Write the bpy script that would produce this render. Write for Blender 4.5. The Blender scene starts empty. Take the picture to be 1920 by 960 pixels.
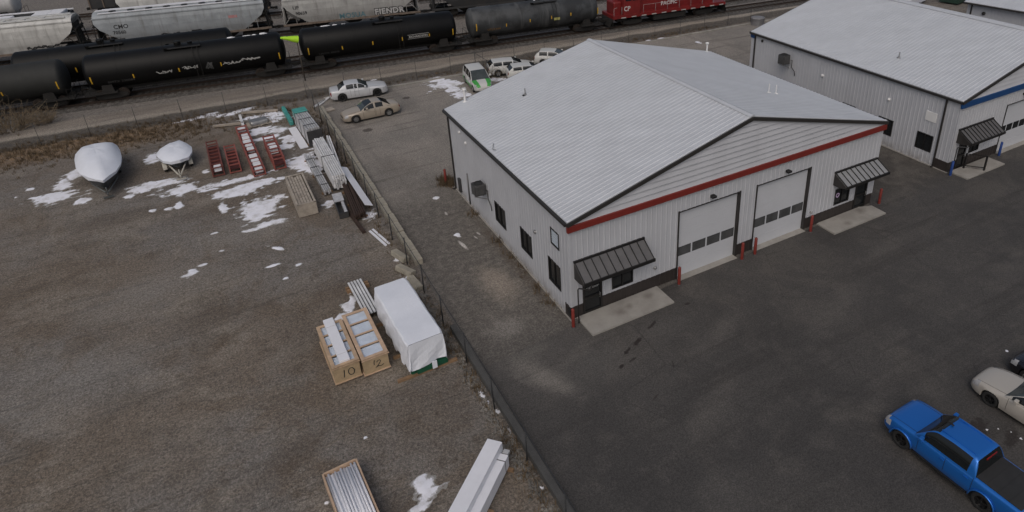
import bpy, bmesh, math, random
import numpy as np
from mathutils import Vector, Matrix

# ------------------------------------------------------------------ camera, world, sun, exposure
SC = bpy.context.scene
COL = SC.collection
CAM_POS = Vector((-12.462, -23.986, 22.122))
FOCAL, U0, V0 = 1293.527, 1100.0, 300.0          # in pixels of a 1920 px wide frame
YAW, PITCH, ROLL = 0.514, 0.459, -0.026
_cy, _sy, _cp, _sp = math.cos(YAW), math.sin(YAW), math.cos(PITCH), math.sin(PITCH)
FWD = Vector((_sy*_cp, _cy*_cp, -_sp))
_r = Vector((_cy, -_sy, 0)); _u = _r.cross(FWD)
RGT = math.cos(ROLL)*_r + math.sin(ROLL)*_u
UPV = -math.sin(ROLL)*_r + math.cos(ROLL)*_u
cam_data = bpy.data.cameras.new('camera')
cam = bpy.data.objects.new('camera', cam_data); COL.objects.link(cam)
M3 = Matrix((RGT, UPV, -FWD)).transposed()
cam.matrix_world = Matrix.Translation(CAM_POS) @ M3.to_4x4()
cam_data.sensor_width = 36.0
cam_data.lens = FOCAL*36.0/1920.0
cam_data.shift_x = (960.0-U0)/1920.0
cam_data.shift_y = (V0-480.0)/1920.0
cam_data.clip_start = 0.5
cam_data.clip_end = 2000
SC.camera = cam

SUN_EL, SUN_AZ = math.radians(49), math.radians(-141)
world = bpy.data.worlds.new('World'); SC.world = world; world.use_nodes = True
wn = world.node_tree; wn.nodes.clear()
sky = wn.nodes.new('ShaderNodeTexSky'); sky.sky_type = 'NISHITA'; sky.sun_disc = False
sky.sun_elevation = SUN_EL; sky.sun_rotation = SUN_AZ
sky.air_density = 1.0; sky.dust_density = 6; sky.ozone_density = 1.0
hs = wn.nodes.new('ShaderNodeHueSaturation'); hs.inputs['Saturation'].default_value = 0.75
bg = wn.nodes.new('ShaderNodeBackground'); bg.inputs["Strength"].default_value = 0.13
wo = wn.nodes.new('ShaderNodeOutputWorld')
wn.links.new(sky.outputs[0], hs.inputs['Color']); wn.links.new(hs.outputs[0], bg.inputs['Color']); wn.links.new(bg.outputs[0], wo.inputs['Surface'])
sun_data = bpy.data.lights.new('sun', 'SUN'); sun_data.energy = 0.5; sun_data.angle = math.radians(60); sun_data.color = (1.0, 0.985, 0.965)
sun = bpy.data.objects.new('sun', sun_data); COL.objects.link(sun)
_sd = Vector((math.sin(SUN_AZ)*math.cos(SUN_EL), math.cos(SUN_AZ)*math.cos(SUN_EL), math.sin(SUN_EL)))
sun.rotation_euler = (-_sd).to_track_quat('-Z', 'Y').to_euler()
SC.view_settings.view_transform = 'Standard'; SC.view_settings.look = 'None'
SC.view_settings.exposure = -0.63; SC.view_settings.gamma = 1.0; SC.view_settings.use_curve_mapping = False
SC.cycles.max_bounces = 5; SC.cycles.diffuse_bounces = 3; SC.cycles.glossy_bounces = 2; SC.cycles.transparent_max_bounces = 10
SC.cycles.use_denoising = True

def at(u, v, z=0.0):
    """point of the place seen at photo position (u, v) on the level z"""
    d = FWD + RGT*((u-U0)/FOCAL) - UPV*((v-V0)/FOCAL)
    return CAM_POS + d*((z-CAM_POS.z)/d.z)

# ------------------------------------------------------------------ materials
class NT:
    def __init__(s, name):
        s.m = bpy.data.materials.new(name); s.m.use_nodes = True
        s.t = s.m.node_tree; s.t.nodes.clear()
        s.out = s.t.nodes.new('ShaderNodeOutputMaterial'); s.b = s.t.nodes.new('ShaderNodeBsdfPrincipled')
        s.t.links.new(s.b.outputs[0], s.out.inputs['Surface'])
        s.co = s.t.nodes.new('ShaderNodeTexCoord').outputs['Object']
    def put(s, sock, val):
        if isinstance(val, bpy.types.NodeSocket): s.t.links.new(val, sock)
        elif isinstance(val, (tuple, list)) and len(val) == 3 and sock.type == 'RGBA': sock.default_value = (*val, 1)
        else: sock.default_value = val
    def noise(s, scale, detail=4, rough=.55, vec=None, dist=0.0):
        n = s.t.nodes.new('ShaderNodeTexNoise'); n.inputs['Scale'].default_value = scale
        n.inputs['Detail'].default_value = detail; n.inputs['Roughness'].default_value = rough
        n.inputs['Distortion'].default_value = dist
        s.put(n.inputs['Vector'], vec or s.co); return n.outputs['Fac']
    def voro(s, scale, feature='F1', vec=None, out='Distance'):
        n = s.t.nodes.new('ShaderNodeTexVoronoi'); n.feature = feature; n.inputs['Scale'].default_value = scale
        s.put(n.inputs['Vector'], vec or s.co); return n.outputs[out]
    def mapping(s, loc=(0,0,0), rot=(0,0,0), scale=(1,1,1), typ='POINT', vec=None):
        n = s.t.nodes.new('ShaderNodeMapping'); n.vector_type = typ
        n.inputs['Location'].default_value = loc; n.inputs['Rotation'].default_value = rot; n.inputs['Scale'].default_value = scale
        s.put(n.inputs['Vector'], vec or s.co); return n.outputs[0]
    def math(s, op, a, b=0.0, c=0.0, clamp=False):
        n = s.t.nodes.new('ShaderNodeMath'); n.operation = op; n.use_clamp = clamp
        s.put(n.inputs[0], a); s.put(n.inputs[1], b); s.put(n.inputs[2], c); return n.outputs[0]
    def rng(s, v, a, b, c=0.0, d=1.0):
        n = s.t.nodes.new('ShaderNodeMapRange'); n.interpolation_type = 'SMOOTHSTEP'
        s.put(n.inputs[0], v)
        for i, x in enumerate((a, b, c, d)): n.inputs[i+1].default_value = x
        return n.outputs[0]
    def mix(s, f, a, b):
        n = s.t.nodes.new('ShaderNodeMix'); n.data_type = 'RGBA'
        s.put(n.inputs[0], f); s.put(n.inputs[6], a); s.put(n.inputs[7], b); return n.outputs[2]
    def val(s, c, f):
        n = s.t.nodes.new('ShaderNodeHueSaturation'); s.put(n.inputs['Color'], c); s.put(n.inputs['Value'], f); return n.outputs[0]
    def ruts(s, ang, across=1.6, along=.10, seed=0.0, lo=.54, hi=.68):
        n = s.noise(1.0, 4, .6, vec=s.mapping(loc=(seed, seed, 0), rot=(0,0,ang), scale=(along, across, 1)), dist=.35)
        return s.rng(n, lo, hi)
    def sep(s, vec=None):
        n = s.t.nodes.new('ShaderNodeSeparateXYZ'); s.put(n.inputs[0], vec or s.co); return n.outputs
    def blob(s, x, y, rx, ry, rot=0.0, soft=.6, wob=.5, wscale=.8):
        """0..1 mask of an uneven stain centred at (x, y)"""
        v = s.mapping(loc=(x, y, 0), rot=(0, 0, rot), scale=(rx, ry, 1000), typ='TEXTURE')
        n = s.t.nodes.new('ShaderNodeVectorMath'); n.operation = 'LENGTH'; s.put(n.inputs[0], v)
        d = s.math('ADD', n.outputs['Value'], s.math('MULTIPLY', s.math('SUBTRACT', s.noise(wscale, 5, .6), .5), wob*2))
        return s.rng(d, 1.0, 1.0-soft, 0, 1)
    def bump(s, h, dist=.01, strength=1.0):
        n = s.t.nodes.new('ShaderNodeBump'); n.inputs['Distance'].default_value = dist; n.inputs['Strength'].default_value = strength
        s.put(n.inputs['Height'], h); s.t.links.new(n.outputs[0], s.b.inputs['Normal'])
    def fin(s, col, rough=.8, metal=0.0, **kw):
        s.put(s.b.inputs['Base Color'], col); s.put(s.b.inputs['Roughness'], rough); s.put(s.b.inputs['Metallic'], metal)
        for k, v in kw.items(): s.put(s.b.inputs[k.replace('_', ' ')], v)
        return s.m

def sc3(c, k): return tuple(x*k for x in c)
def plain(name, col, rough=.6, metal=0.0, var=.18, scale=2.5, fine=0.0, bump=0.0, **kw):
    """paint / wood / plastic with uneven tone and a little dirt"""
    t = NT(name)
    n = t.noise(scale, 6, .65)
    c = t.mix(t.rng(n, .25, .75), sc3(col, 1-var), sc3(col, 1+var*.6))
    if fine: c = t.mix(t.math('MULTIPLY', t.rng(t.noise(scale*14, 3, .7), .5, .72), fine), c, sc3(col, .45))
    if bump: t.bump(t.noise(scale*10, 5, .6), bump)
    return t.fin(c, rough, metal, **kw)
MATS = {}
def M(name, *a, **k):
    if name not in MATS: MATS[name] = plain(name, *a, **k)
    return MATS[name]

# ------------------------------------------------------------------ mesh helper
class MB:
    def __init__(s): s.v = []; s.f = []; s.m = []; s.mi = 0; s.sm = []
    def add(s, vs, fs, smooth=False):
        b = len(s.v); s.v += [tuple(p) for p in vs]
        for f in fs: s.f.append(tuple(b+i for i in f)); s.m.append(s.mi); s.sm.append(smooth)
        return s
    def box(s, x0, x1, y0, y1, z0, z1):
        if x1 < x0: x0, x1 = x1, x0
        if y1 < y0: y0, y1 = y1, y0
        return s.add([(x0,y0,z0),(x1,y0,z0),(x1,y1,z0),(x0,y1,z0),(x0,y0,z1),(x1,y0,z1),(x1,y1,z1),(x0,y1,z1)],
            [(0,3,2,1),(4,5,6,7),(0,1,5,4),(1,2,6,5),(2,3,7,6),(3,0,4,7)])
    def rbox(s, x0, x1, y0, y1, z0, z1, r=.03):
        """box with bevelled upright and top edges"""
        pts = []
        for (cx, cy, a0) in ((x1-r,y1-r,0),(x0+r,y1-r,90),(x0+r,y0+r,180),(x1-r,y0+r,270)):
            for k in range(3):
                a = math.radians(a0+45*k); pts.append((cx+r*math.cos(a), cy+r*math.sin(a), cx, cy))
        n = len(pts); vs = [(p[0],p[1],z0) for p in pts]+[(p[0],p[1],z1-r) for p in pts]+[(p[2]+(p[0]-p[2])*.4,p[3]+(p[1]-p[3])*.4,z1) for p in pts]
        fs = [(i,(i+1)%n,n+(i+1)%n,n+i) for i in range(n)]+[(n+i,n+(i+1)%n,2*n+(i+1)%n,2*n+i) for i in range(n)]
        fs += [tuple(range(2*n,3*n)), tuple(reversed(range(n)))]
        return s.add(vs, fs)
    def obox(s, c, ax, ay, az):
        """box by centre and three half-axis vectors"""
        c, ax, ay, az = Vector(c), Vector(ax), Vector(ay), Vector(az)
        vs = [c+sx*ax+sy*ay+sz*az for sz in (-1,1) for sx, sy in ((-1,-1),(1,-1),(1,1),(-1,1))]
        return s.add(vs, [(0,3,2,1),(4,5,6,7),(0,1,5,4),(1,2,6,5),(2,3,7,6),(3,0,4,7)])
    def bar(s, a, b, w, h=None, up=(0,0,1)):
        a, b = Vector(a), Vector(b); h = w if h is None else h
        d = (b-a); L = d.length; d.normalize(); up = Vector(up)
        if abs(d.dot(up)) > .95: up = Vector((1,0,0))
        sd = d.cross(up).normalized(); u2 = sd.cross(d)
        return s.obox((a+b)/2, d*L/2, sd*w/2, u2*h/2)
    def tube(s, pts, r, n=8, cap=True):
        pts = [Vector(p) for p in pts]; rr = r if isinstance(r, (list, tuple)) else [r]*len(pts)
        rings = []; prev = None
        for i, p in enumerate(pts):
            d = (pts[min(i+1,len(pts)-1)]-pts[max(i-1,0)]).normalized()
            if prev is None:
                ref = Vector((0,0,1)) if abs(d.z) < .9 else Vector((1,0,0)); a = d.cross(ref).normalized()
            else: a = (prev-d*prev.dot(d)).normalized()
            prev = a; b = d.cross(a)
            rings += [p+rr[i]*(math.cos(2*math.pi*k/n)*a+math.sin(2*math.pi*k/n)*b) for k in range(n)]
        m = len(pts)
        fs = [(i*n+k, i*n+(k+1)%n, (i+1)*n+(k+1)%n, (i+1)*n+k) for i in range(m-1) for k in range(n)]
        s.add(rings, fs, smooth=n > 5)
        if cap:
            b = len(s.v)-m*n
            s.f += [tuple(b+k for k in reversed(range(n))), tuple(b+(m-1)*n+k for k in range(n))]; s.m += [s.mi]*2; s.sm += [False]*2
        return s
    def lathe(s, c, ax, prof, n=24, smooth=True):
        """prof: (distance along ax, radius)"""
        c, ax = Vector(c), Vector(ax).normalized(); ref = Vector((0,0,1)) if abs(ax.z) < .9 else Vector((1,0,0))
        a = ax.cross(ref).normalized(); b = ax.cross(a); vs = []
        for (t, r) in prof: vs += [c+ax*t+max(r,.0001)*(math.cos(2*math.pi*k/n)*a+math.sin(2*math.pi*k/n)*b) for k in range(n)]
        m = len(prof)
        return s.add(vs, [(i*n+k, (i+1)*n+k, (i+1)*n+(k+1)%n, i*n+(k+1)%n) for i in range(m-1) for k in range(n)], smooth)
    def cyl(s, c, ax, L, r, n=16): return s.lathe(c, ax, [(0,0),(0,r),(L,r),(L,0)], n, False)
    def prism(s, poly, z0, z1):
        n = len(poly)
        ar = sum(poly[i][0]*poly[(i+1)%n][1]-poly[(i+1)%n][0]*poly[i][1] for i in range(n))
        if ar < 0: poly = poly[::-1]
        return s.add([(x,y,z0) for x,y in poly]+[(x,y,z1) for x,y in poly],
            [tuple(reversed(range(n))), tuple(range(n,2*n))]+[(i,(i+1)%n,n+(i+1)%n,n+i) for i in range(n)])
    def build(s, name, mats, parent=None, loc=None):
        me = bpy.data.meshes.new(name); me.from_pydata(s.v, [], s.f)
        if not isinstance(mats, (list, tuple)): mats = [mats]
        for m in mats: me.materials.append(m)
        if s.f:
            me.polygons.foreach_set('material_index', s.m); me.polygons.foreach_set('use_smooth', s.sm)
        me.update()
        o = bpy.data.objects.new(name, me); COL.objects.link(o)
        if loc: o.location = loc
        if parent: o.parent = parent
        return o

def empty(name, loc, rz=0.0, label=None, cat=None, group=None):
    o = bpy.data.objects.new(name, None); COL.objects.link(o); o.location = loc; o.rotation_euler = (0,0,rz); o.empty_display_size = .3
    if label: tag(o, label, cat, group)
    return o
def tag(o, label, cat, group=None, kind=None):
    if label: o['label'] = label
    if cat: o['category'] = cat
    if group: o['group'] = group
    if kind: o['kind'] = kind
    return o
def struct(o): o['kind'] = 'structure'; return o
def children(o): return [c for c in bpy.data.objects if c.parent == o]
def copy_tree(o, parent=None):
    c = o.copy(); COL.objects.link(c)
    if parent: c.parent = parent
    for ch in children(o): copy_tree(ch, c)
    return c

# writing: flat letters, then bent onto any surface with fn(u, v) -> point
def letters(mb, text, size, fn, bold=0.0, spacing=1.0, align='LEFT'):
    cu = bpy.data.curves.new('t', 'FONT'); cu.body = text; cu.size = size; cu.offset = bold; cu.space_character = spacing
    cu.align_x = align; cu.resolution_u = 2
    ob = bpy.data.objects.new('t', cu); COL.objects.link(ob)
    me = ob.to_mesh()
    vs = [fn(v.co.x, v.co.y) for v in me.vertices]; fs = [tuple(p.vertices) for p in me.polygons]
    mb.add(vs, fs); ob.to_mesh_clear()
    bpy.data.objects.remove(ob); bpy.data.curves.remove(cu)
    return mb
def ribbon(mb, pts, w, fn):
    """flat brush stroke through 2-D points"""
    P = [Vector(p) for p in pts]
    L = []
    for i, p in enumerate(P):
        d = (P[min(i+1,len(P)-1)]-P[max(i-1,0)]); d = d.normalized() if d.length > 0 else Vector((1,0)); n = Vector((-d.y, d.x))*w/2
        L += [fn(*(p+n)), fn(*(p-n))]
    mb.add(L, [(2*i, 2*i+1, 2*i+3, 2*i+2) for i in range(len(P)-1)])
    return mb

# value noise for shapes that are meshed
_rs = np.random.RandomState(5); _tab = _rs.rand(256, 256)
def vnoise(x, y, s):
    x = np.asarray(x)*s+77.3; y = np.asarray(y)*s+31.7
    xi = np.floor(x).astype(int); yi = np.floor(y).astype(int); fx = x-xi; fy = y-yi
    fx = fx*fx*(3-2*fx); fy = fy*fy*(3-2*fy)
    g = lambda a, b: _tab[a % 256, b % 256]
    return (g(xi,yi)*(1-fx)+g(xi+1,yi)*fx)*(1-fy)+(g(xi,yi+1)*(1-fx)+g(xi+1,yi+1)*fx)*fy
def fbm(x, y, s, o=4):
    return sum(vnoise(x+11*k, y-7*k, s*2**k)*.5**k for k in range(o))/sum(.5**k for k in range(o))
# ------------------------------------------------------------------ the ground
# back fence line y = 38.9 - .057 x ; first track y = 47.1 - .112 x
def fence_y(x): return 38.9-.057*x
def track_y(x): return 47.1-.112*x
def track2_y(x): return 51.5-.112*x
def track3_y(x): return 62.8-.18*x
def track4_y(x): return 73.5-.18*x
def track5_y(x): return 84.0-.18*x

def ground_material():
    t = NT('yard_gravel')
    big = t.noise(.11, 5, .6); mid = t.noise(.55, 6, .62, dist=.6); small = t.noise(3.2, 5, .65)
    streak = t.noise(1.0, 5, .62, vec=t.mapping(rot=(0,0,.35), scale=(.16,1.1,1)))
    grey, brown, dark, tan = (.168,.153,.139), (.160,.132,.106), (.078,.066,.055), (.225,.197,.165)
    c = t.mix(t.rng(big, .40, .60), grey, brown)
    c = t.mix(t.rng(t.noise(.28, 5, .6, dist=.5), .48, .66, 0, .7), c, tan)
    c = t.mix(t.rng(mid, .50, .68, 0, .55), c, (.115,.097,.078))
    c = t.mix(t.rng(t.noise(1.3, 6, .7, dist=.8), .52, .66, 0, .55), c, (.088,.070,.053))
    c = t.mix(t.rng(t.noise(.42, 6, .7, dist=1.0), .53, .64, 0, .5), c, (.120,.092,.066))
    c = t.mix(t.rng(t.noise(4.2, 6, .8), .55, .64, 0, .62), c, (.070,.059,.050))
    c = t.mix(t.rng(t.noise(2.3, 6, .8, dist=.6), .56, .66, 0, .45), c, (.235,.21,.18))
    c = t.mix(t.rng(t.noise(.19, 5, .6, dist=.8), .54, .64, 0, .55), c, (.115,.088,.064))
    # lanes where lorries turned: dark ruts and pale packed lines in three directions
    reg = t.noise(.09, 3, .5)
    c = t.mix(t.math('MULTIPLY', t.ruts(-.25, 1.5, .09), t.rng(reg, .42, .54, 0, .38)), c, dark)
    c = t.mix(t.math('MULTIPLY', t.ruts(-1.15, 1.7, .11, 9.0), t.rng(reg, .56, .44, 0, .35)), c, dark)
    c = t.mix(t.math('MULTIPLY', t.ruts(.35, 2.2, .14, 21.0, .56, .70), .35), c, (.20,.172,.142))
    c = t.mix(t.math('MULTIPLY', t.ruts(-.55, 3.2, .2, 33.0, .58, .70), .3), c, (.085,.072,.06))
    # stirred, wetter soil by the crates and along the fence
    for (x, y, rx, ry, rot, k) in ((-8.6,8.5,2.6,2.6,0,.55), (-7.6,-1.8,3.0,3.2,0,.55), (-13.5,-1.5,3.0,1.0,.5,.6), (-15.5,10,3.2,1.7,.3,.5), (-11,-6.2,3,1.4,0,.5),
            (-14,22,5,1.4,.1,.45), (-20,24,5,1.6,-.1,.5), (-11.5,5,1.6,4,0,.4), (-6.6,20,1.6,9,0,.65), (-19.5,31,4,3,0,.4)):
        c = t.mix(t.math('MULTIPLY', t.blob(x,y,rx,ry,rot,.8,.55,.6), k), c, (0.091,0.071,0.055))
    for (x, y, rx, ry, rot, k) in ((-18,14,5,3,.2,.5), (-13,18,4,2.2,0,.45), (-21,8,5,4,0,.4), (-15,31,3.0,3.5,0,.5)):
        c = t.mix(t.math('MULTIPLY', t.blob(x,y,rx,ry,rot,.9,.6,.5), k), c, (0.225,0.212,0.196))
    X, Y, Z = t.sep()
    # bands beside the railway, measured from the back fence line
    d = t.math('ADD', t.math('SUBTRACT', Y, 38.9), t.math('MULTIPLY', X, .057))
    d = t.math('ADD', d, t.math('MULTIPLY', t.math('SUBTRACT', t.noise(.35, 5, .6), .5), 1.7))
    grass = t.math('MULTIPLY', t.rng(d, -4.5, -1.5, 0, 1), t.rng(d, .2, 1.3, 1, 0))
    westy = t.rng(X, -13, -20, 0, 1)
    c = t.mix(t.math('MULTIPLY', t.math('MULTIPLY', grass, westy), t.rng(small, .35, .6, .3, .95)), c, (0.206,0.133,0.071))
    c = t.mix(t.math('MULTIPLY', t.rng(d, -.2, .8, 0, 1), .9), c, t.mix(t.rng(small, .4, .65), (.066,.059,.051), (.125,.105,.084)))
    road = t.rng(d, 2.3, 3.4, 0, 1)
    c = t.mix(road, c, t.mix(t.rng(streak, .4, .62), (0.245,0.212,0.177), (0.177,0.153,0.130)))
    c = t.mix(t.math('MULTIPLY', t.rng(d, 2.4, 2.9, 0, 1), t.rng(d, 3.1, 3.8, .75, 0)), c, (0.343,0.304,0.255))
    c = t.mix(t.rng(d, 5.0, 6.4, 0, .8), c, t.mix(t.rng(small, .4, .62), (0.118,0.108,0.099), (0.196,0.180,0.165)))
    # stones and fines
    c = t.val(c, t.rng(t.noise(8.5, 6, .85), .34, .66, .55, 1.45))
    v2 = t.sep(t.voro(26.0, out='Color'))[0]; c = t.val(c, t.rng(v2, .1, .9, .80, 1.22))
    vs = t.sep(t.voro(7.0, out='Color'))[0]
    dd = t.voro(7.0); st = t.math('MULTIPLY', t.rng(vs, .86, .93), t.rng(dd, .22, .12)); c = t.mix(t.math('MULTIPLY', st, .55), c, (.36,.34,.31))
    h = t.math('ADD', t.math('MULTIPLY', t.noise(14, 4, .7), .5), t.math('ADD', t.math('MULTIPLY', t.ruts(-.25,1.5,.09), -.6), t.math('MULTIPLY', small, 1.0)))
    t.bump(h, .05)
    return t.fin(c, .93)
def lot_gravel_material():
    t = NT('lot_gravel')
    big = t.noise(.16, 5, .6); small = t.noise(2.6, 5, .6)
    streak = t.noise(1.0, 5, .6, vec=t.mapping(rot=(0,0,-.15), scale=(.5,.10,1)))
    c = t.mix(t.rng(big, .38, .62), (0.198,0.182,0.164), (0.247,0.223,0.198))
    c = t.mix(t.rng(streak, .5, .7, 0, .5), c, (0.134,0.122,0.110))
    c = t.mix(t.rng(small, .55, .72, 0, .4), c, (0.307,0.283,0.253))
    X, Y, Z = t.sep()
    c = t.mix(t.rng(t.math('ADD', Y, t.math('MULTIPLY', t.math('SUBTRACT', big, .5), 12)), 21, 13, 0, .82), c, t.mix(t.rng(small, .4, .62), (.088,.079,.070), (.135,.122,.108)))
    c = t.mix(t.math('MULTIPLY', t.ruts(1.45, 1.5, .10, 4.0), .5), c, (.085,.075,.065))
    c = t.mix(t.rng(t.math('ADD', Y, t.math('MULTIPLY', t.math('SUBTRACT', t.noise(.9,5,.6), .5), 3)), 2.2, -.4, 0, .5), c, (.085,.079,.073))
    c = t.mix(t.math('MULTIPLY', t.blob(-1.9,4.6,1.3,2.6,.1,.9,.5,.8), .75), c, (0.296,0.253,0.210))
    c = t.mix(t.math('MULTIPLY', t.blob(-3.0,1.2,1.5,1.2,0,.9,.5,.9), .5), c, (0.257,0.238,0.217))
    c = t.mix(t.math('MULTIPLY', t.blob(-.35,6.5,.55,8,0,.8,.5,1.2), .7), c, (0.085,0.067,0.052))
    c = t.mix(t.math('MULTIPLY', t.blob(-2.4,21.5,1.8,2.6,.3,.7,.5,.5), .45), c, (0.139,0.122,0.107))
    for (x, y, rx, ry, k) in ((2.2,34.7,.42,.36,.85),(-2.6,29.3,.5,.42,.85),(-2.9,31.2,.5,1.0,.4),(-3.6,32.5,.6,1.2,.4)):
        c = t.mix(t.math('MULTIPLY', t.blob(x,y,rx,ry,0,.35,.3,2.5), k), c, (0.059,0.049,0.043))
    for (x, y, rx, ry, rot, k) in ((-2.15,9.2,.14,.75,.12,.8), (-1.75,13.2,.10,.3,0,.6),(-1.2,9.6,.06,.3,.2,.55),(-.9,9.9,.10,.25,.2,.6)):
        c = t.mix(t.math('MULTIPLY', t.blob(x,y,rx,ry,rot,.6,.25,2), k), c, (0.594,0.564,0.535))
    c = t.val(c, t.rng(t.noise(9, 6, .85), .34, .66, .66, 1.36)); c = t.val(c, t.rng(t.sep(t.voro(26.0, out='Color'))[0], .1, .9, .82, 1.2))
    t.bump(t.math('ADD', t.noise(16, 4, .7), streak), .035)
    return t.fin(c, .93)
def asphalt_material():
    t = NT('asphalt')
    big = t.noise(.14, 5, .6, dist=.4); mid = t.noise(.9, 6, .65); small = t.noise(7, 4, .7)
    c = t.mix(t.rng(big, .35, .65), (0.045,0.042,0.040), (0.061,0.057,0.054))
    c = t.mix(t.rng(mid, .48, .70, 0, .55), c, (.083,.076,.070))
    c = t.mix(t.rng(t.noise(.22, 5, .65, dist=.8), .50, .68, 0, .6), c, (.088,.080,.072))
    c = t.mix(t.math('MULTIPLY', t.rng(t.sep()[1], -6.5, 1.0), t.math('MULTIPLY', t.rng(t.sep()[0], 7.5, -4.0), .55)), c, (.115,.105,.096))
    st = t.noise(1.0, 5, .6, vec=t.mapping(rot=(0,0,.1), scale=(.9,.18,1)))
    c = t.mix(t.rng(st, .55, .75, 0, .3), c, (0.034,0.032,0.031))
    c = t.mix(t.math('MULTIPLY', t.blob(-3.0,-2.6,1.0,3.0,.45,1.0,.6,1.2), .9), c, (.175,.16,.143))
    c = t.mix(t.math('MULTIPLY', t.blob(-2.9,-1.0,1.7,.6,.1,.9,.5,1.2), .75), c, (0.114,0.106,0.095))
    c = t.mix(t.math('MULTIPLY', t.blob(-.6,-3.3,2.4,1.6,.2,1.0,.55,.9), .45), c, (0.104,0.098,0.091))
    c = t.mix(t.math('MULTIPLY', t.blob(3.5,-2.9,2.0,1.1,.2,1.0,.6,.9), .35), c, (0.104,0.098,0.091))
    c = t.mix(t.math('MULTIPLY', t.blob(0,-11.5,2,1.6,.2,1.0,.6,.9), .3), c, (0.095,0.089,0.084))
    for (x, y, rx, ry, rot, k) in ((1.9,-3.0,.55,.14,.5,.95),(1.1,-3.3,.34,.10,.5,.95),(.35,-4.0,.2,.13,.2,.95),(1.0,-3.9,.3,.08,.2,.8),(3.1,-2.4,.5,.12,.45,.9),(5.6,-2.0,.2,.1,0,.9),(2.4,-5.1,.3,.05,1.1,.6),(.6,-6.3,.35,.05,.4,.6),
            (10.6,-14.3,.75,.5,.3,.75),(11.2,-15.3,.8,.3,.3,.7),(13.6,-13.4,.7,.35,0,.6),(9.0,-13.4,.3,.3,0,.5),(26.2,2.1,.8,.5,.3,.8),(25.0,.4,.35,.2,0,.7),(23.8,3.6,.7,.25,.4,.55)):
        c = t.mix(t.math('MULTIPLY', t.blob(x,y,rx,ry,rot,.6,.95,4.5), k), c, (0.017,0.012,0.011))
    for (x, y, rx, ry, rot, k) in ((-1.0,-2.2,2.6,.5,.35,.5),(5.5,-4.5,3.2,.9,.3,.35),(2.5,-8.0,3.5,1.0,.5,.3),(12,-6,4.5,1.0,.25,.3),(9,-11,3,.8,.4,.28),(18,-4,4,.8,.2,.3),(22,-9,4,1.2,.3,.25)):
        c = t.mix(t.math('MULTIPLY', t.blob(x,y,rx,ry,rot,1.0,.7,.8), k), c, (.125,.114,.103))
    for (a_, sd, k) in ((.3, 3.0, .45), (1.2, 15.0, .35)):
        c = t.mix(t.math('MULTIPLY', t.ruts(a_, 1.1, .07, sd, .55, .68), k), c, (.036,.033,.031))
    X, Y, Z = t.sep()
    # dirt track between the two buildings
    dirt = t.math('MULTIPLY', t.rng(t.math('ADD', Y, t.math('MULTIPLY', t.math('SUBTRACT', mid, .5), 3)), -1.2, 1.2), t.rng(X, 20, 23))
    c = t.mix(t.math('MULTIPLY', dirt, .85), c, t.mix(t.rng(mid, .4, .62), (0.052,0.046,0.040), (0.095,0.085,0.074)))
    # cracks
    cr = t.voro(.28, 'DISTANCE_TO_EDGE', vec=t.mix(.1, t.co, t.noise(1.4, 4, .6)))
    c = t.mix(t.math('MULTIPLY', t.rng(cr, .010, .002), t.rng(big, .5, .6, .0, .35)), c, (0.019,0.018,0.017))
    c = t.val(c, t.rng(t.noise(12, 5, .85), .34, .66, .76, 1.26)); c = t.val(c, t.rng(t.sep(t.voro(34.0, out='Color'))[0], .1, .9, .78, 1.25))
    t.bump(t.math('ADD', small, t.math('MULTIPLY', mid, 2)), .012)
    return t.fin(c, t.rng(big, .3, .7, .72, .9))
def sheet(name, poly, z, mat):
    mb = MB(); n = len(poly)
    if sum(poly[i][0]*poly[(i+1)%n][1]-poly[(i+1)%n][0]*poly[i][1] for i in range(n)) < 0: poly = poly[::-1]
    mb.add([(x,y,z) for x,y in poly], [tuple(range(n))])
    return struct(mb.build(name, mat))
YARD = ground_material(); LOT = lot_gravel_material(); ASPH = asphalt_material()
sheet('ground', [(-700,-500),(700,-500),(700,1200),(-700,1200)], 0, YARD)
def wob(a, b, amp, n=24, seed=0):
    r = random.Random(seed); out = []
    for i in range(n): 
        k = i/(n-1); out.append((a[0]+(b[0]-a[0])*k+r.uniform(-amp,amp), a[1]+(b[1]-a[1])*k+r.uniform(-amp,amp)))
    return out
sheet('gravel_lot', [(-5.1,-1.5),(48.6,-1.5),(48.6,fence_y(48.6)-.3),(-5.1,fence_y(-5.1)-.3)], .004, LOT)
sheet('asphalt_lot', [(-5.15,-30),(120,-30),(120,2.0)]+[(29.2,2.0)]+[(29.0,5.6),(21.6,5.6),(21.4,-.1)]+wob((0.2,-.35),(-5.0,-.85),.07,26,3), .008, ASPH)

# kerb of pale concrete at the back of the lots
KERB = M('kerb_concrete', (.30,.285,.255), .9, var=.35, scale=.9, fine=.5, bump=.02)
mb = MB()
r = random.Random(2)
x = -4.2
while x < 47:
    L = 2.4; y0, y1 = fence_y(x)-.55, fence_y(x+L)-.55
    if not (3.0 < x < 5.0):
        h = .10+r.uniform(-.02,.02); mb.obox((x+L/2, (y0+y1)/2+r.uniform(-.05,.05), h/2), (L/2-.01, (y1-y0)/2, 0), (.01,.17,0), (0,0,h/2))
    x += L
struct(mb.build('kerb', KERB))

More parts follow.
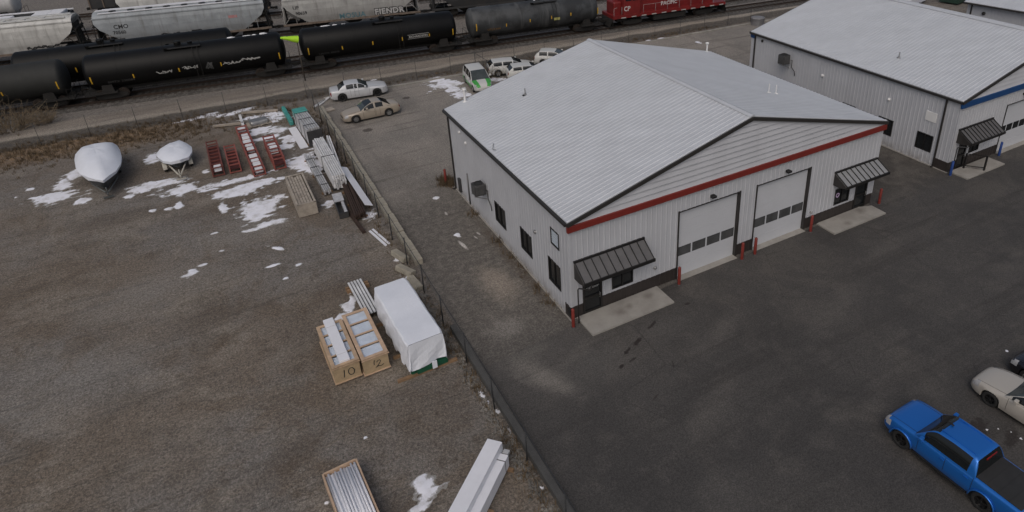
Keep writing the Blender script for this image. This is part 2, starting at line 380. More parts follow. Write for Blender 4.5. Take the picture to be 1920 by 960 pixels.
# railway: ballast, sleepers, rails
BALL = NT('ballast'); _s = BALL.noise(2.2,5,.65); _v = BALL.sep(BALL.voro(14.0,out='Color'))[0]
_c = BALL.mix(BALL.rng(_s,.4,.62),(0.055,0.050,0.045),(0.104,0.094,0.086)); _c = BALL.mix(BALL.rng(_v,.6,1,0,.6),_c,(0.169,0.159,0.149)); _c = BALL.mix(BALL.rng(_v,.35,0,0,.6),_c,(0.030,0.027,0.025))
BALL.bump(BALL.noise(12,4,.7),.05); BALL = BALL.fin(_c,.95)
RAIL = M('rail_steel', (.075,.055,.045), .55, .6, scale=3); TIE = M('sleeper_wood', (.055,.045,.036), .9, var=.4, scale=1.5)
def railway(fy, x0, x1, slope, name='railway_track'):
    b = MB(); a = Vector((x0, fy(x0), 0)); e = Vector((x1, fy(x1), 0)); d = (e-a).normalized(); n = Vector((-d.y, d.x, 0)); L = (e-a).length
    prof = ((-2.0,.0),(-1.5,.13),(1.5,.13),(2.0,.0))
    vs = [a+n*p+Vector((0,0,z)) for p, z in prof]+[e+n*p+Vector((0,0,z)) for p, z in prof]
    b.add(vs, [(i, i+4, i+5, i+1)[::-1] for i in range(3)])
    struct(b.build('ballast', BALL))
    b = MB(); k = .4
    while k < L:
        c = a+d*k; b.obox(c+Vector((0,0,.13)), n*1.28, d*.115, (0,0,.035)); k += .56
    struct(b.build('sleepers', TIE))
    b = MB()
    for s in (-.76, .76):
        for (w, z0, z1) in ((.07,.165,.18),(.012,.18,.27),(.036,.27,.315)):
            b.obox((a+e)/2+n*s+Vector((0,0,(z0+z1)/2)), d*L/2, n*w, (0,0,(z1-z0)/2))
    struct(b.build('rails', RAIL))
railway(track_y, -70, 110, 0); railway(track2_y, -70, 110, 0); railway(track3_y, -70, 110, 0); railway(track4_y, -70, 90, 0); railway(track5_y, -75, 80, 0)
# ------------------------------------------------------------------ metal buildings
def siding(name, col, rough, metal=0.0, base=True):
    t = NT(name); X, Y, Z = t.sep(); n = t.noise(.7, 5, .6)
    c = t.mix(t.rng(n, .3, .7), sc3(col, .955), sc3(col, 1.03))
    pan = t.math('FRACT', t.math('MULTIPLY', t.math('SINE', t.math('FLOOR', t.math('MULTIPLY', t.math('ADD', X, Y), 1.093))), 437.5)); c = t.val(c, t.rng(pan, 0, 1, .975, 1.02))
    if base:
        st = t.noise(1.0, 5, .65, vec=t.mapping(scale=(2.6, 2.6, .22))); c = t.mix(t.rng(st, .55, .75, 0, .16), c, sc3(col, .62))
        c = t.mix(t.math('MULTIPLY', t.rng(Z, .75, .05), t.rng(t.noise(2.2, 5, .7), .35, .65, .1, .6)), c, (.19,.165,.14))
    else:
        st = t.noise(1.0, 5, .65, vec=t.mapping(scale=(.25, 1.6, .25))); c = t.mix(t.rng(st, .52, .75, 0, .14), c, sc3(col, .7))
    t.bump(t.noise(.9, 3, .5), .006); return t.fin(c, rough, metal)
WHITE = siding('white_siding', (.47,.482,.515), .5)
ROOFM = siding('white_roof_metal', (.56,.58,.615), .42, .1, False)
BRONZE = M('bronze_trim', (.038,.035,.033), .45, .2, var=.15)
WAINS = M('bronze_wainscot', (.045,.038,.036), .5, .2, var=.12)
AWN = M('bronze_awning', (.14,.136,.136), .45, .3, var=.12, fine=.2)
AWN2 = M('pale_awning_pan', (.33,.335,.34), .4, .3, var=.12)
REDT = M('red_trim', (.20,.026,.020), .45, .1, var=.12, fine=.1)
BLUET = M('blue_trim', (.010,.06,.19), .45, .1, var=.12)
DOORW = M('garage_door_paint', (.52,.535,.57), .5, var=.04, scale=.6, fine=.06)
GLASS = M('dark_glass', (.012,.014,.016), .12, var=.3, scale=.6)
GLASSG = M('grey_door_glass', (.075,.077,.08), .2, var=.35, scale=1.2)
FRAME = M('black_frame', (.014,.013,.013), .4, var=.1)
BLIND = M('white_blind', (.55,.62,.70), .5, var=.05)
STEEL = M('galvanised_steel', (.32,.32,.32), .4, .6, var=.25, fine=.2)
DARKM = M('dark_grey_metal', (.06,.06,.062), .5, .3, var=.2, fine=.2)
_t = NT('concrete_pad'); _c = _t.mix(_t.rng(_t.noise(.9,6,.65),.3,.7), (.255,.24,.22), (.33,.315,.29))
for _x, _y, _r in ((2.3,-.85,.42),(2.9,-.7,.3),(4.2,-.5,.35),(20.1,-.45,.45),(18.3,-1.0,.35),(31.2,-.7,.4)): _c = _t.mix(_t.math('MULTIPLY', _t.blob(_x,_y,_r*1.3,_r,.2,1.0,.4,2.5), .6), _c, (.13,.11,.10))
_t.bump(_t.noise(9,5,.6), .01); CONC = _t.fin(_c, .88)
PLASTW = M('white_plastic', (.7,.7,.7), .5, var=.05)
LOUV = M('black_plastic', (.02,.02,.02), .5)

def wall_rects(u0, u1, z0, z1, ops):
    """rectangles of a wall left round its openings (u0, u1, z0, z1)"""
    us = sorted({u0, u1, *[max(u0,min(u1,o[0])) for o in ops], *[max(u0,min(u1,o[1])) for o in ops]}); out = []
    for a, b in zip(us, us[1:]):
        if b-a < 1e-4: continue
        m = (a+b)/2; cuts = sorted([(min(z1,max(z0,o[2])), min(z1,o[3])) for o in ops if o[0] < m < o[1] and o[2] < z1 and o[3] > z0]); z = z0
        for c0, c1 in cuts:
            if c0 > z+1e-4: out.append((a,b,z,c0))
            z = max(z, c1)
        if z < z1-1e-4: out.append((a,b,z,z1))
    return out
def wall_piece(mb, fn, u0, u1, z0, z1, ops, rib=.305, depth=.02):
    """fn(u, out, z) -> point.  flat sheet with standing ribs"""
    for a, b, c, d in wall_rects(u0, u1, z0, z1, ops):
        mb.add([fn(a,0,c),fn(b,0,c),fn(b,0,d),fn(a,0,d)], [(0,1,2,3)])
    if rib:
        u = u0+.12
        while u < u1-.05:
            for a, b, c, d in wall_rects(u-.001, u+.001, z0, z1, ops):
                if a > u: continue
                mb.add([fn(u-.045,0,c),fn(u-.02,depth,c),fn(u+.02,depth,c),fn(u+.045,0,c),fn(u-.045,0,d),fn(u-.02,depth,d),fn(u+.02,depth,d),fn(u+.045,0,d)],
                       [(0,1,5,4),(1,2,6,5),(2,3,7,6),(3,2,1,0),(4,5,6,7)])
            u += rib
def fbox(mb, fn, u0, u1, o0, o1, z0, z1):
    P = [fn(u0,o0,z0),fn(u1,o0,z0),fn(u1,o1,z0),fn(u0,o1,z0),fn(u0,o0,z1),fn(u1,o0,z1),fn(u1,o1,z1),fn(u0,o1,z1)]
    mb.add(P, [(0,3,2,1),(4,5,6,7),(0,1,5,4),(1,2,6,5),(2,3,7,6),(3,0,4,7)])
def window(root, fn, u0, u1, z0, z1, light=False, mull=True):
    """frame proud of the wall, panes set back, a slider's middle bar"""
    w = MB(); t = .06
    for a, b, c, d in ((u0,u1,z0,z0+t),(u0,u1,z1-t,z1),(u0,u0+t,z0+t,z1-t),(u1-t,u1,z0+t,z1-t)): fbox(w, fn, a, b, -.06, .03, c, d)
    if mull: fbox(w, fn, (u0+u1)/2-.03, (u0+u1)/2+.03, -.05, .022, z0+t, z1-t)
    W = w.build('window', FRAME, root)
    g = MB(); n = 2 if mull else 1
    for k in range(n):
        a = u0+t+(u1-u0-2*t)*k/n+(.03 if k else 0); b = u0+t+(u1-u0-2*t)*(k+1)/n-(.03 if mull and not k else 0)
        g2 = MB(); g2.add([fn(a,-.03-.012*k,z0+t),fn(b,-.03-.012*k,z0+t),fn(b,-.03-.012*k,z1-t),fn(a,-.03-.012*k,z1-t)], [(0,1,2,3)])
        g2.build('pane', GLASS, W)
    if light:
        bl = MB(); z = z0+t+.03
        while z < z1-t-.03: fbox(bl, fn, u0+t, u1-t, -.022, -.006, z, z+.07); z += .105
        bl.build('blind', BLIND, W)
    return W
def garage_door(root, fn, u0, u1, z1, z0w=1.3, z1w=1.86, nwin=4, glass=GLASSG):
    b = MB(); n = 6; D = -.2
    zs = [.02, .66, z0w-.04, z1w+.04, z1w+.04+(z1-z1w)/3, z1w+.04+2*(z1-z1w)/3, z1-.01]
    for a, c in zip(zs, zs[1:]):
        fbox(b, fn, u0+.02, u1-.02, D, D+.05, a, c-.014)
        fbox(b, fn, u0+.02, u1-.02, D, D+.042, c-.014, c)
    d = b.build('garage_door', DOORW, root)
    w = (u1-u0-.04)/nwin
    for k in range(nwin):
        g = MB(); a = u0+.02+w*k+.05
        fbox(g, fn, a, a+w-.10, D+.05, D+.058, z0w, z1w); g.build('window_pane', glass, d)
    s = MB(); fbox(s, fn, u0+.02, u1-.02, D-.01, D+.07, .0, .02); s.build('weather_seal', LOUV, d)
    tr = MB()
    for a, c, e, f in ((u0-.09,u0,0,z1+.09),(u1,u1+.09,0,z1+.09),(u0,u1,z1,z1+.06)):
        fbox(tr, fn, a, c, -.22, .03, e, f)
    tr.build('door_trim', BRONZE if True else 0, root)
    th = MB(); fbox(th, fn, u0, u1, -.2, .25, .006, .03); th.build('threshold', CONC, root)
    return d
def entry_door(root, fn, u0, u1, z1, script=False):
    b = MB()
    for a, c, e, f in ((u0,u0+.1,0,z1),(u1-.1,u1,0,z1),(u0+.1,u1-.1,z1-.1,z1),(u0+.1,u1-.1,0,.2),(u0+.1,u1-.1,.92,1.04)): fbox(b, fn, a, c, -.06, .04, e, f)
    d = b.build('door', FRAME, root)
    for e, f in ((.2,.92),(1.04,z1-.1)):
        g = MB(); fbox(g, fn, u0+.1, u1-.1, -.04, -.02, e, f); g.build('pane', GLASS, d)
    h = MB(); h.tube([fn(u1-.17,.03,1.12),fn(u1-.17,.10,1.12),fn(u1-.17,.10,.82),fn(u1-.17,.03,.82)], .016, 6); h.build('handle', STEEL, d)
    if script:
        m = MB(); r = random.Random(4)
        for z, w, s in ((1.80,.34,.035),(1.66,.14,.05),(1.53,.42,.02),(1.47,.36,.016)):
            u = (u0+u1)/2-w; 
            pts = []
            while u < (u0+u1)/2+w: pts.append((u, z+r.uniform(-s,s)*.8)); u += .035
            ribbon(m, pts, .014, lambda a, c: fn(a, -.017, c))
        m.build('lettering', PLASTW, d)
    return d
def awning(root, fn, u0, u1, z1, z0, dep, pale=False, nr=9):
    A = empty('awning', (0,0,0)); A.parent = root
    p = MB(); p.add([fn(u0,.02,z1),fn(u1,.02,z1),fn(u1,dep,z0),fn(u0,dep,z0),fn(u0,.02,z1-.05),fn(u1,.02,z1-.05),fn(u1,dep,z0-.05),fn(u0,dep,z0-.05)],
        [(0,1,2,3),(7,6,5,4),(0,4,5,1),(3,2,6,7)]); p.build('roof_panel', AWN2 if pale else AWN, A)
    for u in (u0+.01, u1-.01):
        c = MB()
        c.add([fn(u,.0,z1+.02),fn(u,dep+.01,z0+.02),fn(u,dep+.01,z0-.12),fn(u,.45,z0-.28),fn(u,.0,z0-.28)], [(0,1,2,3,4)])
        c.add([fn(u+.03*(1 if u < (u0+u1)/2 else -1),.0,z1+.02),fn(u+.03*(1 if u < (u0+u1)/2 else -1),dep+.01,z0+.02),fn(u+.03*(1 if u < (u0+u1)/2 else -1),dep+.01,z0-.12),fn(u+.03*(1 if u < (u0+u1)/2 else -1),.45,z0-.28),fn(u+.03*(1 if u < (u0+u1)/2 else -1),.0,z0-.28)], [(0,1,2,3,4)])
        c.build('side_cheek', BRONZE, A)
    f = MB(); fbox(f, fn, u0-.02, u1+.02, dep-.02, dep+.05, z0-.13, z0+.035); fbox(f, fn, u0-.02, u1+.02, .0, .09, z1-.02, z1+.09)
    for k in range(nr+1):
        u = u0+.03+(u1-u0-.06)*k/nr; a, b2 = Vector(fn(u,.06,z1+.02)), Vector(fn(u,dep,z0+.03)); f.bar(a, b2, .032, .045)
    f.build('seam', FRAME, A)
    return A
def gable_roof(root, W, L, H, rise, ov=.10, g=.12, th=.10):
    k = rise/(W/2); m = MB()
    for s in (0, 1):
        X = (lambda x: x) if s == 0 else (lambda x: W-x)
        e = -ov; ze = H+k*e+.06; zr = H+rise+.06
        P = [(X(e),-g,ze),(X(W/2),-g,zr),(X(W/2),L+g,zr),(X(e),L+g,ze)]; Q = [(a,b,c-th) for a,b,c in P]
        m.add(P+Q, [(0,1,2,3),(7,6,5,4),(0,4,5,1),(1,5,6,2),(2,6,7,3),(3,7,4,0)])
        y = -g+.1
        while y < L+g-.05:
            a0, b0 = X(e), X(W/2-.12); zz = zr-k*.12
            m.add([(a0,y-.06,ze),(a0,y-.022,ze+.02),(a0,y+.022,ze+.02),(a0,y+.06,ze),(b0,y-.06,zz),(b0,y-.022,zz+.02),(b0,y+.022,zz+.02),(b0,y+.06,zz)],
                [(0,1,5,4),(1,2,6,5),(2,3,7,6),(3,2,1,0)])
            y += .305
    r = m.build('roof', ROOFM, root)
    c = MB(); z = H+rise+.06
    c.add([(W/2-.2,-g-.02,z-k*.2+.045),(W/2,-g-.02,z+.06),(W/2+.2,-g-.02,z-k*.2+.045),(W/2-.2,L+g+.02,z-k*.2+.045),(W/2,L+g+.02,z+.06),(W/2+.2,L+g+.02,z-k*.2+.045)], [(0,1,4,3),(1,2,5,4),(0,2,1),(3,4,5)])
    c.build('ridge_cap', ROOFM, r)
    return r
def rake_and_gutter(root, W, L, H, rise, gutter_mat, ov=.10, g=.12):
    k = rise/(W/2); f = MB()
    for yy, s in ((-g-.05, 1), (L+g+.05, -1)):
        for X in (lambda x: x, lambda x: W-x):
            f = MB(); a = Vector((X(-ov-.05), yy, H+k*(-ov-.05)-.07)); b = Vector((X(W/2), yy, H+rise-.07)); f.bar(a, b, .10, .18); f.build('rake_trim', BRONZE, root)
    for x in (-ov-.07, W+ov+.07):
        q = MB(); z = H-k*ov
        q.box(x-.07, x+.07, -g, L+g, z-.13, z+.015); q.build('gutter', gutter_mat, root)
def downspout(root, x, y, H, nx, out=.08):
    d = MB(); d.box(x, x+nx*out, y-.055, y+.055, .12, H-.15); d.box(x, x+nx*(out+.16), y-.05, y+.05, .03, .12); d.build('downspout', BRONZE, root)
def roof_vent(root, x, y, z, h=.5, r=.05, cap=False, mat=None):
    v = MB(); v.lathe((x,y,z-.1), (0,0,1), [(0,r),(h+.1,r),(h+.1,0)], 10, False); v.lathe((x,y,z-.04), (0,0,1), [(0,.17),(.03,.16),(.1,r+.01)], 12)
    if cap: v.lathe((x,y,z+h-.03), (0,0,1), [(0,r),(.02,r*2.0),(.12,r*2.2),(.16,r*1.2),(.17,0)], 12)
    return v.build('roof_vent', mat or STEEL, root)
def wall_lamp(root, fn, u, z):
    v = MB(); fbox(v, fn, u-.11, u+.11, .01, .12, z-.06, z+.09); fbox(v, fn, u-.14, u+.14, .12, .26, z-.03, z+.07); v.build('wall_lamp', FRAME, root)

# ---- the building with the red band
H1, W1, L1, R1 = 5.65, 21.46, 16.2, 2.75
B1 = empty('metal_building', (0,0,0), 0, 'white metal building with a red band below its gable and two garage doors', 'building')
front = lambda u, o, z: (u, -o, z)
left = lambda u, o, z: (-o, u, z)
right1 = lambda u, o, z: (W1+o, u, z)
back1 = lambda u, o, z: (W1-u, L1+o, z)
op_front = [(6.42,10.40,0,4.09),(11.68,15.63,0,4.09),(.66,1.76,0,2.08),(2.34,3.6,.92,2.0),(18.05,19.32,.9,2.0),(19.86,20.92,0,2.08)]
op_left = [(7.62,9.08,1.12,2.42),(4.2,5.56,1.16,2.52),(.98,2.27,1.08,2.52),(.98,1.84,3.5,4.44)]
m = MB(); wall_piece(m, front, 0, W1, .72, 5.14, op_front); m.build('front_wall', WHITE, B1)
m = MB(); wall_piece(m, left, 0, L1, .05, H1-.05, op_left); m.build('side_wall', WHITE, B1)
m = MB(); wall_piece(m, right1, 0, L1, .05, H1-.05, []); m.build('side_wall', WHITE, B1)
m = MB(); wall_piece(m, back1, 0, W1, .05, H1-.05, []); m.add([(0,L1,H1-.05),(W1,L1,H1-.05),(W1/2,L1,H1+R1-.05)], [(1,0,2)]); m.build('back_wall', WHITE, B1)
m = MB(); wall_piece(m, front, 0, W1, .03, .72, op_front, .305, .018); 
for a, b in ((0,.66),(1.76,6.33),(10.49,11.59),(15.72,19.86),(20.92,W1)): m.box(a, b, -.035, 0, .70, .76)
m.build('wainscot', WAINS, B1)
m = MB(); m.box(-.03, 0, .0, .55, .05, .74); m.build('wainscot_return', WAINS, B1)
def gable(root, W, H, rise, z0, mat, y=-.02):
    m = MB(); k = rise/(W/2); z = z0; st = .31
    def xl(z): return max(0.0, (z-H)/k)
    while z < H+rise-.02:
        z2 = min(z+st, H+rise-.01); a0, a1 = xl(z), xl(z2)
        m.add([(a0,y-.09,z),(W-a0,y-.09,z),(W-a1,y-.006,z2),(a1,y-.006,z2)], [(0,1,2,3)])
        m.add([(a0,y-.09,z),(W-a0,y-.09,z),(W-a0,y-.006,z-.002),(a0,y-.006,z-.002)], [(3,2,1,0)]); z += st
    return m.build('gable_siding', mat, root)
gable(B1, W1, H1, R1, 5.46, WHITE)
m = MB(); m.rbox(-.12, W1+.10, -.19, -.03, 5.13, 5.46, .02); m.build('red_band', REDT, B1)
gable_roof(B1, W1, L1, H1, R1); rake_and_gutter(B1, W1, L1, H1, R1, BRONZE)
downspout(B1, -.02, L1-.25, H1, -1); downspout(B1, W1+.02, L1-.25, H1, 1)
m = MB(); m.box(-.035,.0,L1-.12,L1+.03,.05,H1-.1); m.build('corner_trim', WHITE, B1)
m = MB(); m.box(-.032,.10,-.032,-.0,.77,5.08); m.build('corner_trim', WHITE, B1)
m = MB(); m.box(W1-.1,W1+.03,-.03,0,.77,5.08); m.build('corner_trim', WHITE, B1)
m = MB(); m.box(-.10, .0, -.1, L1, .0, .05); m.box(0, .66, -.04, 0, 0, .03); m.build('foundation', CONC, B1)
for a, b in ((6.42,10.40),(11.68,15.63)): garage_door(B1, front, a, b, 4.09)
entry_door(B1, front, .66, 1.76, 2.08, True); entry_door(B1, front, 19.86, 20.92, 2.08)
window(B1, front, 2.34, 3.6, .92, 2.0); W2_ = window(B1, front, 18.05, 19.32, .9, 2.0)
m = MB(); m.lathe((18.33,.015,1.52),(0,-1,0),[(0,.16),(.01,.16),(.01,.08),(0,.08)],16,False); m.build('open_sign', M('lilac_sign', (.55,.42,.62), .4), W2_)
for o in op_left[:3]: window(B1, left, *o)
window(B1, left, *op_left[3], light=True, mull=False)
awning(B1, front, .22, 4.22, 3.32, 2.66, 1.0); awning(B1, front, 17.75, 21.4, 3.18, 2.66, 1.0, True)
wall_lamp(B1, front, 8.47, 4.46); wall_lamp(B1, front, 13.77, 4.44)
for (x, y, h, r, cap) in ((1.25,16.0,.75,.07,True),(4.21,13.13,.38,.035,False),(21.0,16.0,.62,.065,True),(16.6,4.75,.55,.03,False),(17.05,4.6,.55,.03,False)):
    z = H1+.06+R1/(W1/2)*(x if x < W1/2 else W1-x); roof_vent(B1, x, y, z, h, r, cap, PLASTW if cap or x > 16 else STEEL)
m = MB(); m.box(3.98,4.30,12.98,13.10,6.74,6.80); m.build('vent_boot', LOUV, B1)
m = MB(); m.tube([(.18,-.42,.0),(.18,-.42,2.02),(.22,-.45,2.10),(.62,-.85,2.12),(.66,-.9,2.3),(.66,-.9,2.5)], .035, 8); m.build('drain_pipe', BRONZE, B1)
m = MB(); m.tube([(-.06,13.35,.1),(-.06,13.35,2.3)], .045, 8); m.tube([(-.06,13.35,2.1),(-.02,13.35,2.1)], .05, 8); m.build('conduit', M('grey_pipe', (.16,.16,.165), .5, .3), B1)
m = MB(); m.box(-.16,.0,14.75,15.1,.3,1.25); m.build('meter_box', DARKM, B1)
for (y, z) in ((14.0,4.9),(13.0,4.55),(3.6,3.2)):
    m = MB(); m.lathe((0,y,z),(-1,0,0),[(0,.10),(.08,.10),(.12,.05),(.12,0)],10); m.build('wall_fixture', PLASTW if z > 4 else STEEL, B1)
m = MB(); m.box(-.07,.0,-.0,.25,.28,.62); m.build('vent_grille', LOUV, B1)
m = MB(); m.lathe((4.95,-.02,1.28),(0,-1,0),[(0,.09),(.07,.08),(.09,.0)],10); m.lathe((16.15,-.02,1.05),(0,-1,0),[(0,.07),(.07,.06),(.09,.0)],10); m.build('hose_bib', STEEL, B1)

# ---- the building with the blue band
H2, W2, L2, R2 = 5.2, 19.7, 19.7, 2.52
B2 = empty('metal_building', (29.16,.08,0), 0, 'white metal building with a blue band below its gable, behind the red banded one', 'building')
op2l = [(4.62,5.88,.92,2.14),(1.40,2.65,.92,2.14),(8.0,9.2,.92,2.10)]
op2f = [(.82,1.72,0,2.06),(2.05,3.15,.92,2.02),(5.55,9.5,0,3.66),(12.6,16.4,0,3.66)]
m = MB(); wall_piece(m, front, 0, W2, .70, 4.75, op2f); m.build('front_wall', WHITE, B2)
m = MB(); wall_piece(m, left, 0, L2, .05, H2-.05, op2l); m.build('side_wall', WHITE, B2)
m = MB(); wall_piece(m, lambda u,o,z: (W2+o,u,z), 0, L2, .05, H2-.05, []); m.build('side_wall', WHITE, B2)
m = MB(); wall_piece(m, lambda u,o,z: (W2-u,L2+o,z), 0, W2, .05, H2-.05, []); m.add([(0,L2,H2-.05),(W2,L2,H2-.05),(W2/2,L2,H2+R2-.05)], [(1,0,2)]); m.build('back_wall', WHITE, B2)
m = MB(); wall_piece(m, front, 0, W2, .03, .70, op2f, .305, .018)
for a, b in ((0,.82),(1.72,5.46),(9.6,12.5),(16.5,W2)): m.box(a, b, -.035, 0, .68, .74)
m.build('wainscot', WAINS, B2)
m = MB(); m.box(-.035, 0, 0, 1.0, .05, .72); m.build('wainscot_return', WAINS, B2)
gable(B2, W2, H2, R2, 5.12, WHITE)
m = MB(); m.rbox(-.12, W2+.1, -.19, -.03, 4.72, 5.12, .02); m.build('blue_band', BLUET, B2)
m = MB(); m.box(-.1,.0,L2-.4,L2+.1,4.72,5.12); m.build('blue_band', BLUET, B2)
gable_roof(B2, W2, L2, H2, R2); rake_and_gutter(B2, W2, L2, H2, R2, BRONZE)
downspout(B2, -.02, 1.0, H2, -1); downspout(B2, -.02, L2-.45, H2, -1)
m = MB(); m.box(-.035,.0,L2-.3,L2+.03,.05,H2-.1); m.build('corner_trim', WHITE, B2)
m = MB(); m.box(-.032,.1,-.032,.0,.75,4.72); m.build('corner_trim', WHITE, B2)
m = MB(); m.box(-.1,.0,-.1,L2,.0,.05); m.build('foundation', CONC, B2)
garage_door(B2, front, 5.55, 9.5, 3.66, 1.45, 1.98, 5, GLASS); garage_door(B2, front, 12.6, 16.4, 3.66, 1.45, 1.98, 5, GLASS)
entry_door(B2, front, .82, 1.72, 2.06); window(B2, front, *op2f[1])
for o in op2l: window(B2, left, *o)
awning(B2, front, .35, 4.05, 3.05, 2.42, 1.05, False, 10)
for (x, y, h) in ((31.57-29.16,6.83,.4),):
    roof_vent(B2, x, y, H2+.06+R2/(W2/2)*x, h, .035)
m = MB(); m.box(2.25,2.57,6.62,6.74,5.78,5.86); m.build('vent_boot', LOUV, B2)
m = MB(); m.box(-.05,.0,1.48,2.28,3.12,3.78); m.build('sign_panel', PLASTW, B2)
for (y, z) in ((11.5,3.58),(5.3,3.6),(18.4,4.7)):
    m = MB(); m.lathe((0,y,z),(-1,0,0),[(0,.12),(.08,.12),(.14,.05),(.14,0)],10); m.build('wall_fixture', PLASTW if z < 4 else LOUV, B2)
m = MB(); m.tube([(.05,-.35,.0),(.05,-.35,1.95),(.09,-.4,2.05),(.45,-.8,2.08),(.5,-.9,2.3)], .035, 8); m.build('drain_pipe', DARKM, B2)
wall_lamp(B2, front, 7.2, 4.2)

# ---- far building, cut by the right edge of the picture
B3 = empty('metal_building', (56.1,-7.7,0), math.radians(8.9), 'pale metal building at the upper right corner, partly behind the blue banded one', 'building')
H3, W3, L3, R3 = 5.6, 20.0, 23.2, 2.5
m = MB(); wall_piece(m, left, 0, L3, .05, H3-.05, []); m.build('side_wall', WHITE, B3)
m = MB(); wall_piece(m, front, 0, W3, .05, H3-.05, []); m.add([(0,0,H3-.05),(W3,0,H3-.05),(W3/2,0,H3+R3-.05)], [(0,1,2)]); m.build('front_wall', WHITE, B3)
m = MB(); wall_piece(m, lambda u,o,z: (W3-u,L3+o,z), 0, W3, .05, H3-.05, []); m.add([(0,L3,H3-.05),(W3,L3,H3-.05),(W3/2,L3,H3+R3-.05)], [(1,0,2)]); m.build('back_wall', WHITE, B3)
m = MB(); wall_piece(m, lambda u,o,z: (W3+o,u,z), 0, L3, .05, H3-.05, []); m.build('side_wall', WHITE, B3)
gable_roof(B3, W3, L3, H3, R3, .5, .2); rake_and_gutter(B3, W3, L3, H3, R3, BRONZE, .5, .2); downspout(B3, -.02, L3-.4, H3, -1)
m = MB(); m.lathe((0,21.6,4.6),(-1,0,0),[(0,.16),(.14,.16),(.2,0)],10); m.build('wall_fixture', LOUV, B3)

# pads in front of the entrances, bollards, railing, air conditioners
def pad(poly, label):
    b = MB(); b.prism(poly, .0, .10); return tag(b.build('concrete_pad', CONC), label, 'concrete pad')
pad([(.27,-.05),(5.06,-.05),(5.06,-1.6),(.27,-1.6)], 'pale concrete pad below the dark awning at the near corner of the red banded building')
pad([(16.76,-.05),(20.4,-.05),(21.2,-.35),(21.2,-1.42),(16.76,-1.42)], 'concrete pad with a clipped corner beside the right entrance of the red banded building')
pad([(29.35,-.05),(33.5,-.05),(33.5,-1.35),(29.35,-1.35)], 'concrete pad with a black railing on it, before the blue banded building')
BRED = M('red_bollard_paint', (.19,.026,.019), .5, var=.25, scale=3, fine=.4); BBLU = M('blue_bollard_paint', (.012,.05,.22), .5, var=.2)
def bollard(x, y, mat, label, h=1.1):
    o = empty('bollard', (x,y,0), 0, label, 'bollard', 'bollards by the building corners')
    b = MB(); b.lathe((0,0,0),(0,0,1),[(0,.085),(h-.05,.085),(h-.01,.06),(h,.0)],16); b.build('post', mat, o)
    c = MB(); c.lathe((0,0,0),(0,0,1),[(0,.13),(.02,.12),(.03,.09)],14); c.build('base', DARKM, o); return o
for x, y, l in ((-.18,-.5,'red bollard at the near left corner of the building, by the first concrete pad'), (6.22,-.45,'red bollard at the left edge of the left garage door'),
    (10.55,-.45,'red bollard just right of the left garage door, left of a close pair'), (11.5,-.45,'red bollard just left of the right garage door, right of a close pair'),
    (15.88,-.4,'red bollard at the right edge of the right garage door'), (21.9,-.35,'red bollard past the far end of the concrete pad with the clipped corner'),
    (-.35,17.1,'red bollard standing in dry weeds at the back left corner of the building')): bollard(x, y, BRED, l)
for x, y, l in ((28.98,-.35,'blue bollard at the corner of the blue banded building, left of the pad'), (34.5,-.3,'blue bollard beside the garage door of the blue banded building')): bollard(x, y, BBLU, l)
R_ = empty('handrail', (0,0,0), 0, 'black metal handrail standing on the pad of the blue banded building', 'railing')
for (x, y) in ((30.55,-.25),(31.35,-1.2)):
    b = MB(); b.box(x-.05,x+.05,y-.05,y+.05,.1,1.2); b.build('post', FRAME, R_)
for z in (.3, 1.17):
    b = MB(); b.bar((30.55,-.25,z),(31.35,-1.2,z),.05); b.build('rail', FRAME, R_)
def ac(x, y, z, label, s=1.0):
    o = empty('air_conditioner', (x,y,z), 0, label, 'air conditioner')
    b = MB(); b.rbox(-.42*s,.42*s,-.42*s,.42*s,0,.86*s,.06); b.build('casing', DARKM, o)
    g = MB()
    for k in range(9):
        for sx in (-1,1): g.box(sx*.425*s, sx*.435*s, -.36*s, .36*s, (.10+.08*k)*s, (.125+.08*k)*s)
        g.box(-.36*s, .36*s, -.435*s, -.425*s, (.10+.08*k)*s, (.125+.08*k)*s)
    g.build('louvres', M('grey_grille', (.13,.13,.13), .5), o)
    f = MB(); f.lathe((0,0,.862*s),(0,0,1),[(0,.34*s),(.03,.34*s),(.03,.30*s),(.0,.30*s)],24,False); f.lathe((0,0,.862*s),(0,0,1),[(0,.3*s),(.006,0)],24); f.build('fan_grille', LOUV, o)
    k = MB()
    for yy in (-.3*s,.3*s): k.box(-.46*s,.52*s,yy-.03,yy+.03,-.06,0); k.bar((-.4*s,yy,-.05),(.5*s,yy,-.5*s),.04)
    k.build('bracket', STEEL, o)
    p = MB(); p.tube([(.4*s,-.5*s,.3),(.47*s,-.62*s,.3),(.47*s,-.62*s,-.3),(.47*s,-1.05*s,-.55),(.5*s,-1.1*s,-.9)], .03, 6); p.build('hose', DARKM, o)
    return o
ac(-.46, 10.35, 2.42, 'dark grey air conditioner on brackets on the long wall of the red banded building', .78); ac(28.62, 15.3, 3.68, 'dark air conditioner high on the long wall of the blue banded building', .85)
